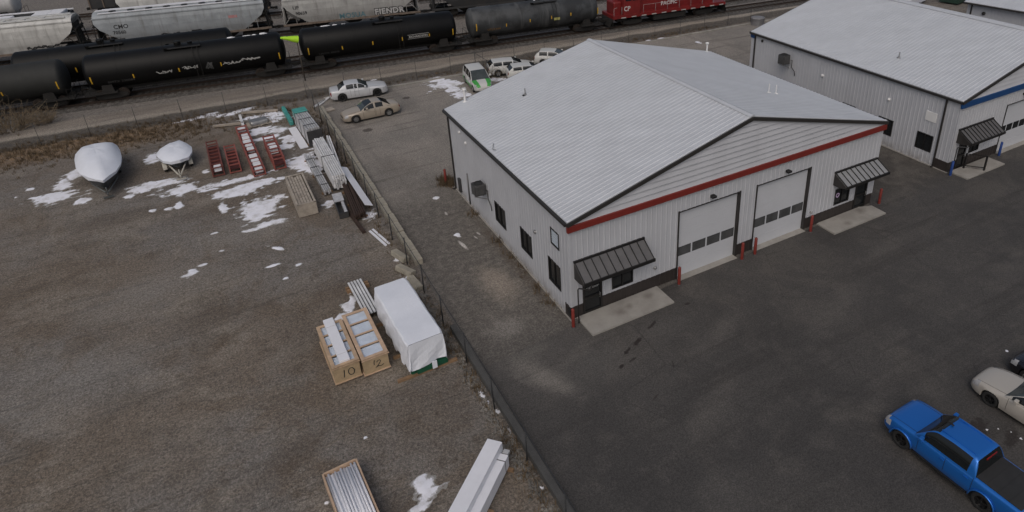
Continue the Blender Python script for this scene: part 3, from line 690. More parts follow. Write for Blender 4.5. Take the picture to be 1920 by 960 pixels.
# ------------------------------------------------------------------ railway vehicles
TBLK = M('black_tank_paint', (.004,.0042,.0045), .5, var=.35, scale=.5, fine=.15, Specular_IOR_Level=.22)
TOLV = M('dusty_dark_tank_paint', (.02,.021,.020), .7, var=.3, scale=.6, fine=.3)
_t = NT('weathered_tank_paint'); _n = _t.noise(.6,6,.6); _w = _t.noise(1.0,5,.6,vec=_t.mapping(scale=(1.3,.3,.12)))
_c = _t.mix(_t.rng(_n,.4,.62),(.022,.024,.026),(.05,.054,.058)); _c = _t.mix(_t.rng(_w,.55,.7,0,.7),_c,(.085,.088,.09)); TWEA = _t.fin(_c,.6)
UNDER = M('railway_underframe', (.013,.012,.011), .85, var=.4, scale=1)
WHEELM = M('rusty_wheel_steel', (.035,.026,.021), .7, .3, var=.4)
YEL = M('yellow_reflector', (.55,.33,.02), .5, var=.1)
WLET = M('white_lettering', (.42,.42,.41), .7, var=.15); DLET = M('dim_lettering', (.075,.077,.078), .7, var=.3); BLET = M('black_lettering', (.02,.02,.022), .7)
OLET = M('orange_lettering', (.28,.14,.02), .7)
SNOWP = M('old_snow_cover', (.66,.67,.70), .8, var=.08)
def hop_paint(name, col, dirt=(.12,.11,.10), k=.55):
    t = NT(name); n = t.noise(.8,6,.6); w = t.noise(1.0,6,.65,vec=t.mapping(scale=(2.2,1,.22))); z = t.sep()[2]
    c = t.mix(t.rng(n,.35,.65),sc3(col,.85),sc3(col,1.1)); c = t.mix(t.rng(w,.5,.75,0,k),c,dirt)
    c = t.mix(t.math('MULTIPLY',t.rng(z,3.1,1.6,0,k),t.rng(n,.35,.6)),c,sc3(dirt,.8)); return t.fin(c,.6)
H_LG = hop_paint('light_grey_hopper_paint', (.5,.5,.485)); H_BL = hop_paint('bluish_hopper_paint', (.29,.315,.335)); H_GR = hop_paint('grey_hopper_paint', (.36,.36,.35)); H_DK = hop_paint('dark_hopper_paint', (.03,.032,.035), (.05,.045,.04))
SILLR = M('rusty_side_sill', (.16,.125,.10), .8, var=.4, scale=2, fine=.4)

def bogie(root, x):
    g = MB()
    for s in (-1, 1):
        y = s*1.02
        g.add([(x-1.25,y-.07,.62),(x-.55,y-.07,.45),(x+.55,y-.07,.45),(x+1.25,y-.07,.62),(x+1.25,y-.07,.86),(x+.45,y-.07,1.02),(x-.45,y-.07,1.02),(x-1.25,y-.07,.86)]+
              [(x-1.25,y+.07,.62),(x-.55,y+.07,.45),(x+.55,y+.07,.45),(x+1.25,y+.07,.62),(x+1.25,y+.07,.86),(x+.45,y+.07,1.02),(x-.45,y+.07,1.02),(x-1.25,y+.07,.86)],
              [tuple(range(8)), tuple(reversed(range(8,16)))]+[(i,i+8,(i+1)%8+8,(i+1)%8) for i in range(8)])
    g.box(x-.18, x+.18, -1.0, 1.0, .6, .98)
    b = g.build('bogie', UNDER, root)
    for dx in (-.88, .88):
        w = MB()
        for s in (-1, 1): w.lathe((x+dx, s*.69, .77), (0,s,0), [(0,.0),(0,.49),(.03,.455),(.13,.45),(.13,.30),(.09,.27),(.09,.12),(.16,.11),(.16,0)], 20, False)
        w.tube([(x+dx,-.7,.77),(x+dx,.7,.77)], .08, 8); w.build('wheelset', WHEELM, b)
    return b
def coupler(root, L):
    for s in (-1, 1):
        c = MB(); c.box(s*(L/2-.5), s*(L/2+.55), -.12, .12, .95, 1.18); c.box(s*(L/2+.5), s*(L/2+.78), -.2, .16, .88, 1.2); c.build('coupler', UNDER, root)
        h = MB(); h.tube([(s*L/2,.3,1.0),(s*(L/2+.3),.32,.75),(s*(L/2+.6),.28,.8)], .03, 6); h.build('air_hose', LOUV, root)
def tank_wagon(x0, x1, fy, mat, label, L=None, R=1.56, zc=2.78, refl=(), dome=0.0, snow=()):
    xc = (x0+x1)/2; L = x1-x0
    ang = math.atan2(fy(x1)-fy(x0), x1-x0)
    o = empty('tank_wagon', (xc, fy(xc), 0), ang, label, 'tank wagon', 'railway tank wagons')
    m = MB(); h = L/2; n = 8
    prof = [(-h, 0)]+[(-h+.55*(1-math.cos(a)), R*math.sin(a)) for a in [math.pi/2*k/n for k in range(1, n+1)]]
    prof += [(p, R) for p in np.linspace(-h+1.2, h-1.2, 9)]+[(-p, r) for p, r in prof[::-1]]
    prof = [(-h,0)]+[(-h+.55*(1-math.cos(math.pi/2*k/n)), R*math.sin(math.pi/2*k/n)) for k in range(1,n+1)]
    prof = prof+[(-p, r) for p, r in prof[::-1]]
    m.lathe((0,0,zc), (1,0,0), prof, 40); tank = m.build('tank', mat, o)
    for k in range(1, 6):
        s = MB(); p = -h+L*k/6; s.lathe((p,0,zc),(1,0,0),[(-.02,R),(-.015,R+.008),(.015,R+.008),(.02,R)],40,False)
        s.build('weld_seam', mat, tank)
    u = MB(); u.box(-h-.1, h+.1, -.28, .28, .98, 1.32)
    for q in (-1, 1):
        X = q*(h-1.6); u.add([(X-.5,-1.25,1.05),(X+.5,-1.25,1.05),(X+.5,1.25,1.05),(X-.5,1.25,1.05),(X-.35,-1.2,2.0),(X+.35,-1.2,2.0),(X+.35,1.2,2.0),(X-.35,1.2,2.0)],[(0,3,2,1),(0,1,5,4),(1,2,6,5),(2,3,7,6),(3,0,4,7)])
        a, b = sorted((q*(h-2.3), q*(h+.25))); u.box(a, b, -1.45, 1.45, 1.02, 1.12)
    u.build('underframe', UNDER, o)
    for q in (-1, 1): bogie(o, q*(h-1.75))
    coupler(o, L+.3)
    for q in (-1, 1):
        r = MB()
        for y in (-1.42, 1.42):
            r.tube([(q*(h-.2),y,1.1),(q*(h-.2),y,1.95),(q*(h+.2),y,1.95),(q*(h+.2),y,1.1)], .02, 6)
        r.tube([(q*(h+.2),-1.42,1.95),(q*(h+.2),1.42,1.95)], .02, 6); r.build('end_railing', UNDER, o)
    d = MB(); d.cyl((dome,0,zc+R-.08),(0,0,1),.32,.30,18); d.lathe((dome,0,zc+R+.24),(0,0,1),[(0,.34),(.05,.33),(.09,.2),(.1,0)],18)
    d.build('manway', mat, o); d = MB(); d.cyl((dome+1.0,0,zc+R-.08),(0,0,1),.24,.2,14); d.build('valve_housing', mat, o)
    p = MB(); p.box(dome-1.1, dome+1.9, -1.0, -.62, zc+R-.14, zc+R-.09); p.box(dome-1.1, dome+1.9, .62, 1.0, zc+R-.14, zc+R-.09); p.box(dome-1.1,dome-.8,-1,1,zc+R-.14,zc+R-.09)
    for X in (dome-1.1, dome+.4, dome+1.9): p.tube([(X,-1.0,zc+R-.12),(X,-1.0,zc+R+.5)], .018, 5)
    p.tube([(dome-1.1,-1.0,zc+R+.5),(dome+1.9,-1.0,zc+R+.5)], .018, 5)
    for X in (dome+1.2, dome+1.6): p.tube([(X,-1.03,zc+R-.1),(X,-R-.1,zc+.6),(X,-R-.12,1.2)], .018, 5)
    p.build('platform', UNDER, o)
    b = MB(); b.cyl((dome,0,zc-R-.35),(0,0,1),.4,.14,12); b.build('outlet_valve', UNDER, o)
    def cf(rr=.012):
        def fn(u, v): return (u, -(R+rr)*math.cos(v/R), zc+(R+rr)*math.sin(v/R))
        return fn
    for (X, v, hh) in refl:
        g = MB(); f = cf(.014); g.add([f(X-.05,v-hh/2),f(X+.05,v-hh/2),f(X+.05,v),f(X-.05,v),f(X+.05,v+hh/2),f(X-.05,v+hh/2)],[(0,1,2,3),(3,2,4,5)]); g.build('reflector', YEL, tank)
    for (a, b) in snow:
        g = MB(); rr_ = random.Random(int(a*10)); 
        X = a
        while X < b:
            w = rr_.uniform(.5, 1.3); ht = rr_.uniform(.12,.3)
            g.lathe((X,.05,zc+R-.05),(1,0,0),[(0,0),(.1,ht*.5),(w*.5,ht*.55),(w,0)],8); X += w+rr_.uniform(.1,.5)
        g.build('snow', SNOWP, o)
    o['_cf'] = 0
    del o['_cf']
    return o, tank, cf(), h
def scrib(mb, fn, u0, v0, w, h, r, n=14, t=.05):
    pts = []
    for i in range(n):
        pts.append((u0+w*i/(n-1)+r.uniform(-.12,.12), v0+r.uniform(-h/2,h/2)))
    sm = []
    pts = pts+[(p[0]+r.uniform(-.1,.1), v0+r.uniform(-h/2,h/2)) for p in pts[::-1]]
    for a, b in zip(pts, pts[1:]): sm += [tuple(a[j]+(b[j]-a[j])*k/3 for j in (0,1)) for k in range(3)]
    ribbon(mb, sm, t, fn)
rr = random.Random(8)
# nearest track, left to right
tank_wagon(-40.5, -23.4, track_y, TOLV, 'dusty dark grey tank wagon cut by the left edge, behind the dry bush', refl=((7.9,-.35,.75),(3.9,-.45,.4)))
o, tk, cf, h = tank_wagon(-22.3, -5.5, track_y, TBLK, 'black tank wagon with white scribbled graffiti, left of the wind sock pole', dome=-.6, snow=((3.5,5.3),(5.7,7.0)),
    refl=((-7.75,-.35,.7),(-4.5,-.42,.4),(-.85,-.42,.4),(2.65,-.42,.4),(7.75,-.38,.7)))
g = MB(); letters(g, 'BMTX 230084', .36, lambda u,v: cf(-6.6+u, -.88+v)); g.build('lettering', DLET, tk)
g = MB(); scrib(g, cf, -2.6, -.45, 1.25, .34, rr, 12); scrib(g, cf, -.45, -.32, 1.15, .36, rr, 13); g.lathe((-2.05,-(1.48),2.75),(0,-1,0),[(0,.13),(.012,.13),(.012,0)],12,False)
scrib(g, cf, 2.9, -.38, 1.4, .34, rr, 15, .06); scrib(g, cf, 4.4, -.28, 1.5, .34, rr, 12, .06); g.build('graffiti', WLET, tk)
g = MB(); scrib(g, cf, 1.3, -.45, .6, .8, rr, 12, .08); g.build('graffiti', DLET, tk)
o, tk, cf, h = tank_wagon(-4.3, 11.3, track_y, TBLK, 'clean black tank wagon with a white framed name panel, right of the wind sock pole', dome=.4, snow=((-5.6,-4.9),(-4.5,-3.5)),
    refl=((-7.1,-.35,.75),(-3.95,-.42,.4),(-1.0,-.35,.4),(1.95,-.32,.4),(4.72,-.28,.3),(7.2,-.3,.7)))
g = MB(); letters(g, 'UNCX 30275', .34, lambda u,v: cf(-6.2+u,-.92+v)); g.build('lettering', DLET, tk)
g = MB(); letters(g, 'RICHARDSON', .30, lambda u,v: cf(2.62+u,-.34+v), .008)
for v in (-.44,-.02): ribbon(g, [(2.5+.2*k, v) for k in range(12)], .035, cf)
g.build('name_panel', WLET, tk)
o, tk, cf, h = tank_wagon(12.5, 27.6, track_y, TWEA, 'weathered grey black tank wagon with faint orange lettering, next to the red locomotive', dome=.6,
    refl=((-6.9,-.2,.8),(-3.6,-.35,.35),(-.9,-.2,.35),(1.6,-.15,.35),(3.9,-.1,.35),(7.2,-.1,.7)), snow=((.1,.9),(2.6,3.2)))
g = MB(); letters(g, 'UTLX 660', .34, lambda u,v: cf(-5.7+u,-.75+v)); g.build('lettering', OLET, tk)
g = MB(); g.add([cf(1.9,-.55),cf(2.6,-.55),cf(2.6,-.25),cf(1.9,-.25)],[(0,1,2,3)]); g.build('placard', M('pale_yellow_placard',(.5,.48,.16),.6), tk)
tank_wagon(-28.0, -9.6, track2_y, TBLK, 'black tank wagon on the second track, half hidden behind the graffitied one', dome=-2.0, refl=((3.0,-.35,.5),(-4.2,-.35,.5)))

def hopper(x0, x1, fy, mat, label, posts=True, snow=True, name='hopper_wagon'):
    xc = (x0+x1)/2; L = x1-x0; h = L/2; ang = math.atan2(fy(x1)-fy(x0), L)
    o = empty(name, (xc, fy(xc), 0), ang, label, 'hopper wagon', 'covered hopper wagons')
    prof = [(1.36,1.45),(1.5,2.2),(1.56,3.0),(1.53,3.7),(1.42,4.2),(1.2,4.45),(.75,4.66),(0,4.72)]
    half = prof; full = [(-y,z) for y,z in half]+[(y,z) for y,z in half[::-1][1:]]; n = len(full)
    def endx(z): return h-.35 if z > 3.3 else h-.35-(3.3-z)*1.35
    m = MB(); vs = []
    xs = [-1, -.6, 0, .6, 1]
    for k in xs: vs += [(k*endx(z), y, z) for y, z in full]
    fs = [(i*n+j, (i+1)*n+j, (i+1)*n+j+1, i*n+j+1) for i in range(len(xs)-1) for j in range(n-1)]
    fs += [tuple(range(n)), tuple(reversed(range((len(xs)-1)*n, len(xs)*n)))]
    m.add(vs, [f[::-1] for f in fs], False); body = m.build('body', mat, o)
    r = MB(); X = -h+1.5
    while X < h-1.4:
        for s in (-1,1):
            r.add([(X-.03,s*1.37,1.5),(X+.03,s*1.37,1.5),(X+.03,s*1.575,3.0),(X-.03,s*1.575,3.0),(X+.03,s*1.545,3.75),(X-.03,s*1.545,3.75)],[(0,1,2,3),(3,2,4,5)] if s < 0 else [(3,2,1,0),(5,4,2,3)])
        X += 1.05
    r.build('side_rib', mat, body)
    e = MB(); 
    for s in (-1,1): e.box(-h+.3, h-.3, s*1.44-.06, s*1.44+.06, 4.16, 4.27)
    e.build('roof_edge', mat, body)
    sl = MB()
    for s in (-1,1): sl.box(-h, h, s*1.42-.07, s*1.42+.07, 1.28, 1.5)
    sl.build('side_sill', SILLR if mat != H_DK else mat, o)
    u = MB(); u.box(-h, h, -.3, .3, 1.0, 1.3)
    for s in (-1,1): a, b = sorted((s*(h-2.2), s*h)); u.box(a, b, -1.45, 1.45, 1.22, 1.3); u.box(s*(h-.3)-.1, s*(h-.3)+.1, -1.35, 1.35, 2.9, 3.3) if False else None
    for k in (-1,0,1): 
        X = k*L*.24; u.add([(X-1.6,-1.2,1.5),(X+1.6,-1.2,1.5),(X+1.6,1.2,1.5),(X-1.6,1.2,1.5),(X-.4,-.5,.62),(X+.4,-.5,.62),(X+.4,.5,.62),(X-.4,.5,.62)],[(4,5,1,0),(5,6,2,1),(6,7,3,2),(7,4,0,3),(7,6,5,4)])
    u.build('underframe', UNDER, o)
    for s in (-1,1):
        p = MB()
        for y in (-1.38,-.5,.5,1.38):
            p.bar((s*(h-.12),y,1.3),(s*(h-.3),y*.96,4.1 if abs(y) > 1 else 3.4),.09,.07)
        for y in (-1.38,1.38): p.bar((s*(h-.12),y,1.4),(s*(h-1.6),y,3.1),.07,.05)
        p.box(s*(h-.25)-.12, s*(h-.25)+.12, -1.4, 1.4, 3.3, 3.42)
        for k in range(7): p.box(s*(h-.03)-.02, s*(h-.03)+.02, -1.36, -.9, 1.5+.4*k, 1.53+.4*k)
        p.build('end_frame', mat if mat in (H_GR,H_DK) else UNDER, o)
        pl = MB(); pl.box(s*(h-.42)-.03, s*(h-.42)+.03, -1.05, 1.05, 1.3, 3.9); pl.build('end_bulkhead', UNDER, o)
        q = MB(); q.add([(s*(h-3.0),-1.3,1.5),(s*(h-3.0),1.3,1.5),(s*(h-.36),1.4,3.32),(s*(h-.36),-1.4,3.32)],[(0,1,2,3)]); q.build('slope_sheet', UNDER, o)
    for s in (-1, 1): bogie(o, s*(h-1.9))
    coupler(o, L)
    t = MB(); t.box(-h+.5, h-.5, -.26, .26, 4.73, 4.79)
    for y in (-.95, .95): t.box(-h+.9, h-.9, y-.16, y+.16, 4.6, 4.68)
    t.build('roof_walkway', SNOWP if snow else mat, o)
    k = MB(); X = -h+2.2
    while X < h-2: k = MB(); k.lathe((X,-.55,4.66),(0,0,1),[(0,.34),(.10,.34),(.13,0)],16,False); k.build('roof_hatch', LOUV if snow else mat, o); X += 1.75
    def fn(u, v): # onto the curved side
        z = v; ys = np.interp(z, [p[1] for p in half[:5]], [p[0] for p in half[:5]]); return (u, -(ys+.015), z)
    return o, body, fn, h
TEAL = M('teal_graffiti', (.10,.21,.25), .7, var=.2); WHI = M('white_graffiti', (.5,.5,.5), .7); PINK = M('faded_pink_decal', (.42,.2,.2), .7, var=.2)
o, bd, fn, h = hopper(-42.5, -23.2, track3_y, H_LG, 'light grey hopper wagon cut by the left edge, first of the hoppers', snow=False)
g = MB(); scrib(g, fn, 4.6, 1.85, 2.8, .3, rr, 16, .12); g.build('graffiti', BLET, bd)
o, bd, fn, h = hopper(-22.3, -4.7, track3_y, H_BL, 'bluish grey hopper wagon with black reporting letters and a pink badge, second of the hoppers')
g = MB(); letters(g, 'CMO', .62, lambda u,v: fn(-6.7+u, 3.0+v), .012); letters(g, '70560', .5, lambda u,v: fn(-6.9+u, 2.42+v), .01); g.build('lettering', BLET, bd)
g = MB(); scrib(g, fn, -2.5, 1.85, 2.8, .3, rr, 14, .12); scrib(g, fn, .6, 1.9, 1.2, .25, rr, 8, .12); g.build('graffiti', BLET, bd)
g = MB(); g.add([fn(4.6,2.95),fn(5.5,2.95),fn(5.5,3.25),fn(4.6,3.25)],[(0,1,2,3)]); g.build('badge', PINK, bd)
o, bd, fn, h = hopper(-3.7, 12.0, track3_y, H_GR, 'grey hopper wagon with teal and white graffiti along its lower side')
g = MB(); letters(g, 'UP', .55, lambda u,v: fn(-6.5+u, 3.15+v), .012); letters(g, '90659', .5, lambda u,v: fn(-6.3+u, 2.5+v), .012); g.build('lettering', BLET, bd)
g = MB(); ribbon(g, [(-7.2,3.0),(-6.6,2.4),(-6.0,1.9)], .3, fn); g.build('stripe', M('dark_grey_stripe',(.09,.088,.085),.7), bd)
g = MB(); letters(g, 'MOSUA', .85, lambda u,v: fn(-1.6+u, 1.55+v), .015, 1.05); g.build('graffiti', TEAL, bd)
g = MB(); letters(g, 'FIENDR', .95, lambda u,v: (lambda p: (p[0], p[1]+.004, p[2]))(fn(2.5+u, 1.6+v)), .12, 1.1); g.build('graffiti', BLET, bd)
g = MB(); letters(g, 'FIENDR', .95, lambda u,v: (lambda p: (p[0], p[1]-.012, p[2]))(fn(2.5+u, 1.6+v)), .035, 1.1); g.build('graffiti', WHI, bd)
hopper(13.2, 30.0, track3_y, H_DK, 'dark hopper wagon at the top edge, behind the clean black tank wagon', snow=False)
hopper(-20.5, -3.5, track4_y, H_LG, 'pale hopper wagon on the fourth track, only its snowy roof in view')
def gondola(x0, x1, fy, label, col):
    xc = (x0+x1)/2; L = x1-x0; h = L/2
    o = empty('gondola_wagon', (xc, fy(xc), 0), math.atan2(fy(x1)-fy(x0), L), label, 'gondola wagon')
    b = MB()
    for s in (-1,1): b.box(-h,h,s*1.42-.05,s*1.42+.05,1.3,2.9)
    for s in (-1,1): b.box(s*h-.05,s*h+.05,-1.37,1.37,1.3,2.9)
    b.box(-h,h,-1.4,1.4,1.2,1.3); b.build('body', col, o)
    X = -h+.1
    while X < h:
        for s in (-1,1): p = MB(); p.box(X-.07,X+.07,s*1.47,s*1.58,1.3,2.9); p.build('side_post', SILLR, o)
        X += 1.55
    r = MB()
    for s in (-1,1): r.box(-h-.05,h+.05,s*1.47-.14,s*1.47+.14,2.9,3.02)
    r.build('top_rail', SNOWP, o)
    l = MB(); rq = random.Random(1); X = -h+.4
    while X < h-1.5:
        w = rq.uniform(1.2,2.2); l.rbox(X,min(X+w,h-.2),-1.25,1.25,1.3,2.9+rq.uniform(-.3,.25),.1); X += w+.15
    l.build('load', SNOWP, o)
    for s in (-1,1): bogie(o, s*(h-1.9))
    coupler(o, L)
gondola(-42.5, -25.2, track4_y, 'gondola wagon with dark sides and a snow covered load, top left corner', H_DK)
gondola(-24.0, -8.0, track5_y, 'gondola wagon with pale posts on the farthest track, at the top edge', H_DK)
tank_wagon(-48, -31.5, track5_y, M('white_tank_paint',(.5,.5,.5),.6,var=.15), 'white tank wagon on the farthest track, at the top left corner')

# locomotive
LRED = M('red_locomotive_paint', (.17,.013,.013), .45, var=.25, scale=.8, fine=.25)
xc = (29.0+44.4)/2; LO = empty('locomotive', (xc, track_y(xc), 0), math.atan2(-.112, 1), 'red locomotive with white lettering and white handrails, right of the weathered tank wagon', 'locomotive')
h = 7.6
b = MB(); b.rbox(-h+3.6, h-1.4, -.95, .95, 1.75, 4.45, .14); b.build('hood', LRED, LO)
b = MB(); b.rbox(-h+1.3, -h+3.6, -1.5, 1.5, 1.75, 4.65, .16); cab = b.build('cab', LRED, LO)
for x in (-h+1.6, -h+2.5): b = MB(); b.box(x, x+.7, -1.515, -1.495, 3.3, 4.0); b.build('window', GLASS, cab)
b = MB(); b.rbox(-h+.3, -h+1.3, -1.0, 1.0, 1.75, 3.2, .12); b.build('nose', LRED, LO)
b = MB(); b.box(-h, h, -1.55, 1.55, 1.38, 1.75); fr = b.build('frame', LRED, LO)
b = MB()
for k in range(11): X = -h+1.0+k*1.33; b.box(X, X+.62, -1.565, -1.552, 1.40, 1.50)
b.build('edge_stripe', WLET, fr)
for x in np.arange(-3.4, 5.6, 1.5):
    b = MB(); b.box(x, x+1.1, -.965, -.945, 2.0, 4.1); b.build('hood_door', LRED, LO)
b = MB(); b.rbox(-2.2, 2.2, -1.35, 1.35, .62, 1.36, .2); b.build('fuel_tank', UNDER, LO)
for s in (-1,1): bogie(LO, s*4.9); b = MB(); b.box(s*6.3-.6,s*6.3+.6,-1.0,1.0,.9,1.38); b.build('battery_box', UNDER, LO)
for s in (-1,1):
    b = MB(); b.add([(s*h,-1.5,.5),(s*h,1.5,.5),(s*(h+.35),1.3,.45),(s*(h+.35),-1.3,.45),(s*h,-1.5,1.38),(s*h,1.5,1.38)],[(0,1,5,4),(2,3,0,1),(3,2,5,4)]); b.build('plough', UNDER, LO)
coupler(LO, 2*h)
b = MB()
X = -h+.1
for y in (-1.5, 1.5):
    b.tube([(-h+.1,y,1.1),(-h+.1,y,2.6),(-h+.5,y,2.7)], .025, 6); b.tube([(-h+1.1,y,1.75),(-h+1.1,y,2.7)], .025, 6)
    for x in np.arange(-h+3.9, h, 1.6): b.tube([(x,y,1.75),(x,y,2.65)], .02, 5)
    b.tube([(-h+3.9,y,2.65),(h-.1,y,2.65)], .02, 5)
b.build('handrail', M('handrail_white', (.33,.3,.3), .5), LO)
b = MB(); letters(b, 'PACIFIC', .62, lambda u,v: (-1.1+u,-.99,2.2+v), .02, 1.0); letters(b, 'CANADIAN', .62, lambda u,v: (-1.5+u,-.99,3.1+v), .02); letters(b, 'CP', .75, lambda u,v: (-h+1.35+u*.9,-1.53,2.2+v), .02); b.build('lettering', M('white_livery_letters', (.55,.5,.5), .5), LO)
for x in (-.3, 3.0): b = MB(); b.cyl((x,0,4.42),(0,0,1),.16,.55,18); b.build('roof_fan', UNDER, LO)
b = MB(); b.box(.9,1.5,-.3,.3,4.4,4.7); b.build('exhaust_stack', UNDER, LO)

# wind sock
o = empty('wind_sock', (-4.72,44.75,0), 0, 'lime green wind sock on a thin pole between two black tank wagons', 'wind sock')
b = MB(); b.tube([(0,0,0),(0,0,4.3)], [.06,.04], 8); b.build('pole', M('weathered_pole',(.06,.05,.04),.8), o)
b = MB(); pts = [(.12,0,4.12),(-.25,-.02,4.22),(-.8,-.05,4.38),(-1.35,-.06,4.52)]
b.tube(pts, [.34,.30,.18,.10], 14, False); b.build('sock', M('lime_green_cloth', (.42,.75,.03), .7, var=.12, scale=5), o)
# ------------------------------------------------------------------ cars
def curve(pts):
    """smooth monotone curve through (x, y) points"""
    X = np.array([p[0] for p in pts], float); Y = np.array([p[1] for p in pts], float)
    d = np.diff(Y)/np.diff(X); mm = np.zeros(len(X)); mm[1:-1] = np.where(d[:-1]*d[1:] > 0, 2*d[:-1]*d[1:]/(d[:-1]+d[1:]+1e-12), 0); mm[0], mm[-1] = d[0], d[-1]
    def f(x):
        x = min(max(x, X[0]), X[-1]); i = min(int(np.searchsorted(X, x, 'right'))-1, len(X)-2); i = max(i, 0)
        h = X[i+1]-X[i]; t = (x-X[i])/h
        return float((2*t**3-3*t*t+1)*Y[i]+(t**3-2*t*t+t)*h*mm[i]+(-2*t**3+3*t*t)*Y[i+1]+(t**3-t*t)*h*mm[i+1])
    return f
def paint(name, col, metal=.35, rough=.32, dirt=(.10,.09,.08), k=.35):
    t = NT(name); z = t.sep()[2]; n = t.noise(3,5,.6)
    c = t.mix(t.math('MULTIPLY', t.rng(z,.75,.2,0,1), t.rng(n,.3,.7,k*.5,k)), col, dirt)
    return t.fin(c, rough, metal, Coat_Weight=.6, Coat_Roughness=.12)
CARGL = M('tinted_car_glass', (.010,.012,.013), .06, var=.1); CARGL2 = M('clear_windscreen', (.05,.06,.062), .08, var=.3, scale=2)
LAMP = M('headlamp_glass', (.42,.42,.43), .15, var=.2, scale=8); TAIL = M('tail_lamp', (.22,.012,.01), .2); TRIM = M('black_car_trim', (.015,.015,.015), .5)
TYRE = M('tyre_rubber', (.016,.016,.016), .85); RIMS = M('silver_rim', (.30,.30,.30), .35, .5, var=.2); RIMB = M('black_rim', (.02,.02,.021), .35, .4)
GRILL = M('grille', (.03,.03,.03), .4, .3); SEAMM = M('door_gap', (.008,.008,.008), .8)
def make_car(name, label, cat, loc, rz, P, group=None):
    """P: L, w, wb (wheel centres x), rw, top/side/bot/plan curves, cabin spec, materials"""
    o = empty(name, loc, rz, label, cat, group)
    L, W = P['L'], P['W']; rw = P['rw']; top = curve(P['top']); bot = curve(P['bot']); plan = curve(P['plan']); xs = set(np.linspace(-L/2, L/2, 46).tolist())
    ra = rw+.055; zc = rw
    for wx in P['wheels']:
        for k in range(13): xs.add(wx+ra*math.cos(math.pi*k/12))
    for k in (.01,.03,.07,.13): xs.add(-L/2+k); xs.add(L/2-k)
    xs = sorted(xs); drop = P.get('drop', .10); sh = P.get('shoulder', .93)
    def zlow(x):
        z = bot(x)
        for wx in P['wheels']:
            if abs(x-wx) < ra: z = max(z, zc+math.sqrt(max(0, ra*ra-(x-wx)**2)))
        return z
    def sec(x):
        zl, zt = zlow(x), top(x); w = W/2*plan(x); zs = zt-drop; zl = min(zl, zs-.02)
        r = [(0, max(bot(x), zl-.02)), (w*.80, zl), (w*.965, zl+.01), (w*1.0, zl+(zs-zl)*.25), (w*1.0, zl+(zs-zl)*.5), (w*.992, zl+(zs-zl)*.75), (w*.975, zs), (w*sh, zs+drop*.62), (w*(sh-.14), zt-.016), (w*.45, zt-.004), (0, zt)]
        return r
    parts = {}
    vs = []; nsec = len(sec(0)); 
    for x in xs:
        s = sec(x); vs += [(x, -y, z) for y, z in s]+[(x, y, z) for y, z in s[::-1][1:-1]]
    n = 2*nsec-2
    def put(key, quad, nocap=False):
        parts.setdefault(key, []).append(quad)
    for i in range(len(xs)-1):
        for j in range(n):
            a, b, c, d = i*n+j, (i+1)*n+j, (i+1)*n+(j+1) % n, i*n+(j+1) % n
            q = (a, d, c, b) if False else (a, b, c, d)
            cx = (xs[i]+xs[i+1])/2; co = [vs[t] for t in q]; cyy = sum(p[1] for p in co)/4; czz = sum(p[2] for p in co)/4
            jj = j if j < nsec-1 else n-1-j
            key = 'body'
            if jj == 0: key = 'floor'
            for f in P['patch']:
                if f[1] <= cx <= f[2] and f[3] <= abs(cyy) <= f[4] and f[5] <= czz <= f[6] and jj in f[7]: key = f[0]; break
            put(key, q)
    for (idx, key) in ((0, 'body'), (len(xs)-1, 'body')):
        ring = [idx*n+j for j in range(n)]; parts[key].append(tuple(ring) if idx == 0 else tuple(reversed(ring)))
    def emit(key, quads, mat, par):
        used = sorted({v for q in quads for v in q}); mp = {v: k for k, v in enumerate(used)}
        mb = MB(); mb.add([vs[v] for v in used], [tuple(mp[v] for v in q)[::-1] for q in quads], True); return mb.build(key, mat, par)
    body = emit('body', parts['body'], P['paint'], o)
    matmap = dict(headlight=LAMP, taillight=TAIL, grille=GRILL, bumper=P.get('bumper', P['paint']), floor=TRIM, bed_cover=P.get('bedmat', TRIM), stripe=P.get('stripemat', TRIM), hood_panel=P.get('hoodmat', P['paint']), lower_trim=P.get('lowmat', TRIM))
    for key, quads in parts.items():
        if key == 'body': continue
        if key in ('headlight', 'taillight', 'stripe'):
            for s in (-1, 1):
                qq = [q for q in quads if sum(vs[v][1] for v in q)*s > 0]
                if qq: emit(key, qq, matmap[key], o)
        else: emit(key, quads, matmap[key], o)
    # cabin
    C = P['cab']; x0, x1, x2, x3, zr = C['x0'], C['x1'], C['x2'], C['x3'], C['z']
    roof = curve([(x0, top(x0)-.02), (x1-.02, zr-.05), ((x1+x2)/2, zr), (x2+.02, zr-.045), (x3, top(x3)-.02)])
    if C.get('box'): roof = curve([(x0, top(x0)-.02), (x0+(x1-x0)*.9, zr-.09), (x1+.12, zr-.02), ((x1+x2)/2, zr), (x2+.02, zr-.05), (x3, top(x3)-.02)])
    def wb_(x): return W/2*plan(x)*C.get('wb', .955)
    cx = sorted({*np.linspace(x0, x3, 30).tolist(), x1, x2, *[e for w in C['win'] for e in w]})
    cvs = []; rows = 8
    for x in cx:
        zt = roof(x); zb = top(x)-.035; wb = wb_(x); f = max(0.0, min(1.0, (zt-zb)/(zr-zb))); wr = wb-(wb-W/2*C['wr'])*f; hh = max(zt-zb, .0)
        s = [(wb, zb), (wb-(wb-wr)*.10, zb+hh*.10+.004), (wb-(wb-wr)*.4, zb+hh*.45), (wb-(wb-wr)*.76, zb+hh*.80), (wr+.0, zb+hh*.90), (wr-.05, zb+hh*.965), (wr*.80, zb+hh*.992), (wr*.4, zb+hh*.999), (0, zt)]
        cvs += [(x, -y, z) for y, z in s]+[(x, y, z) for y, z in s[::-1][1:]]
    n2 = 2*rows+1; cp = {}
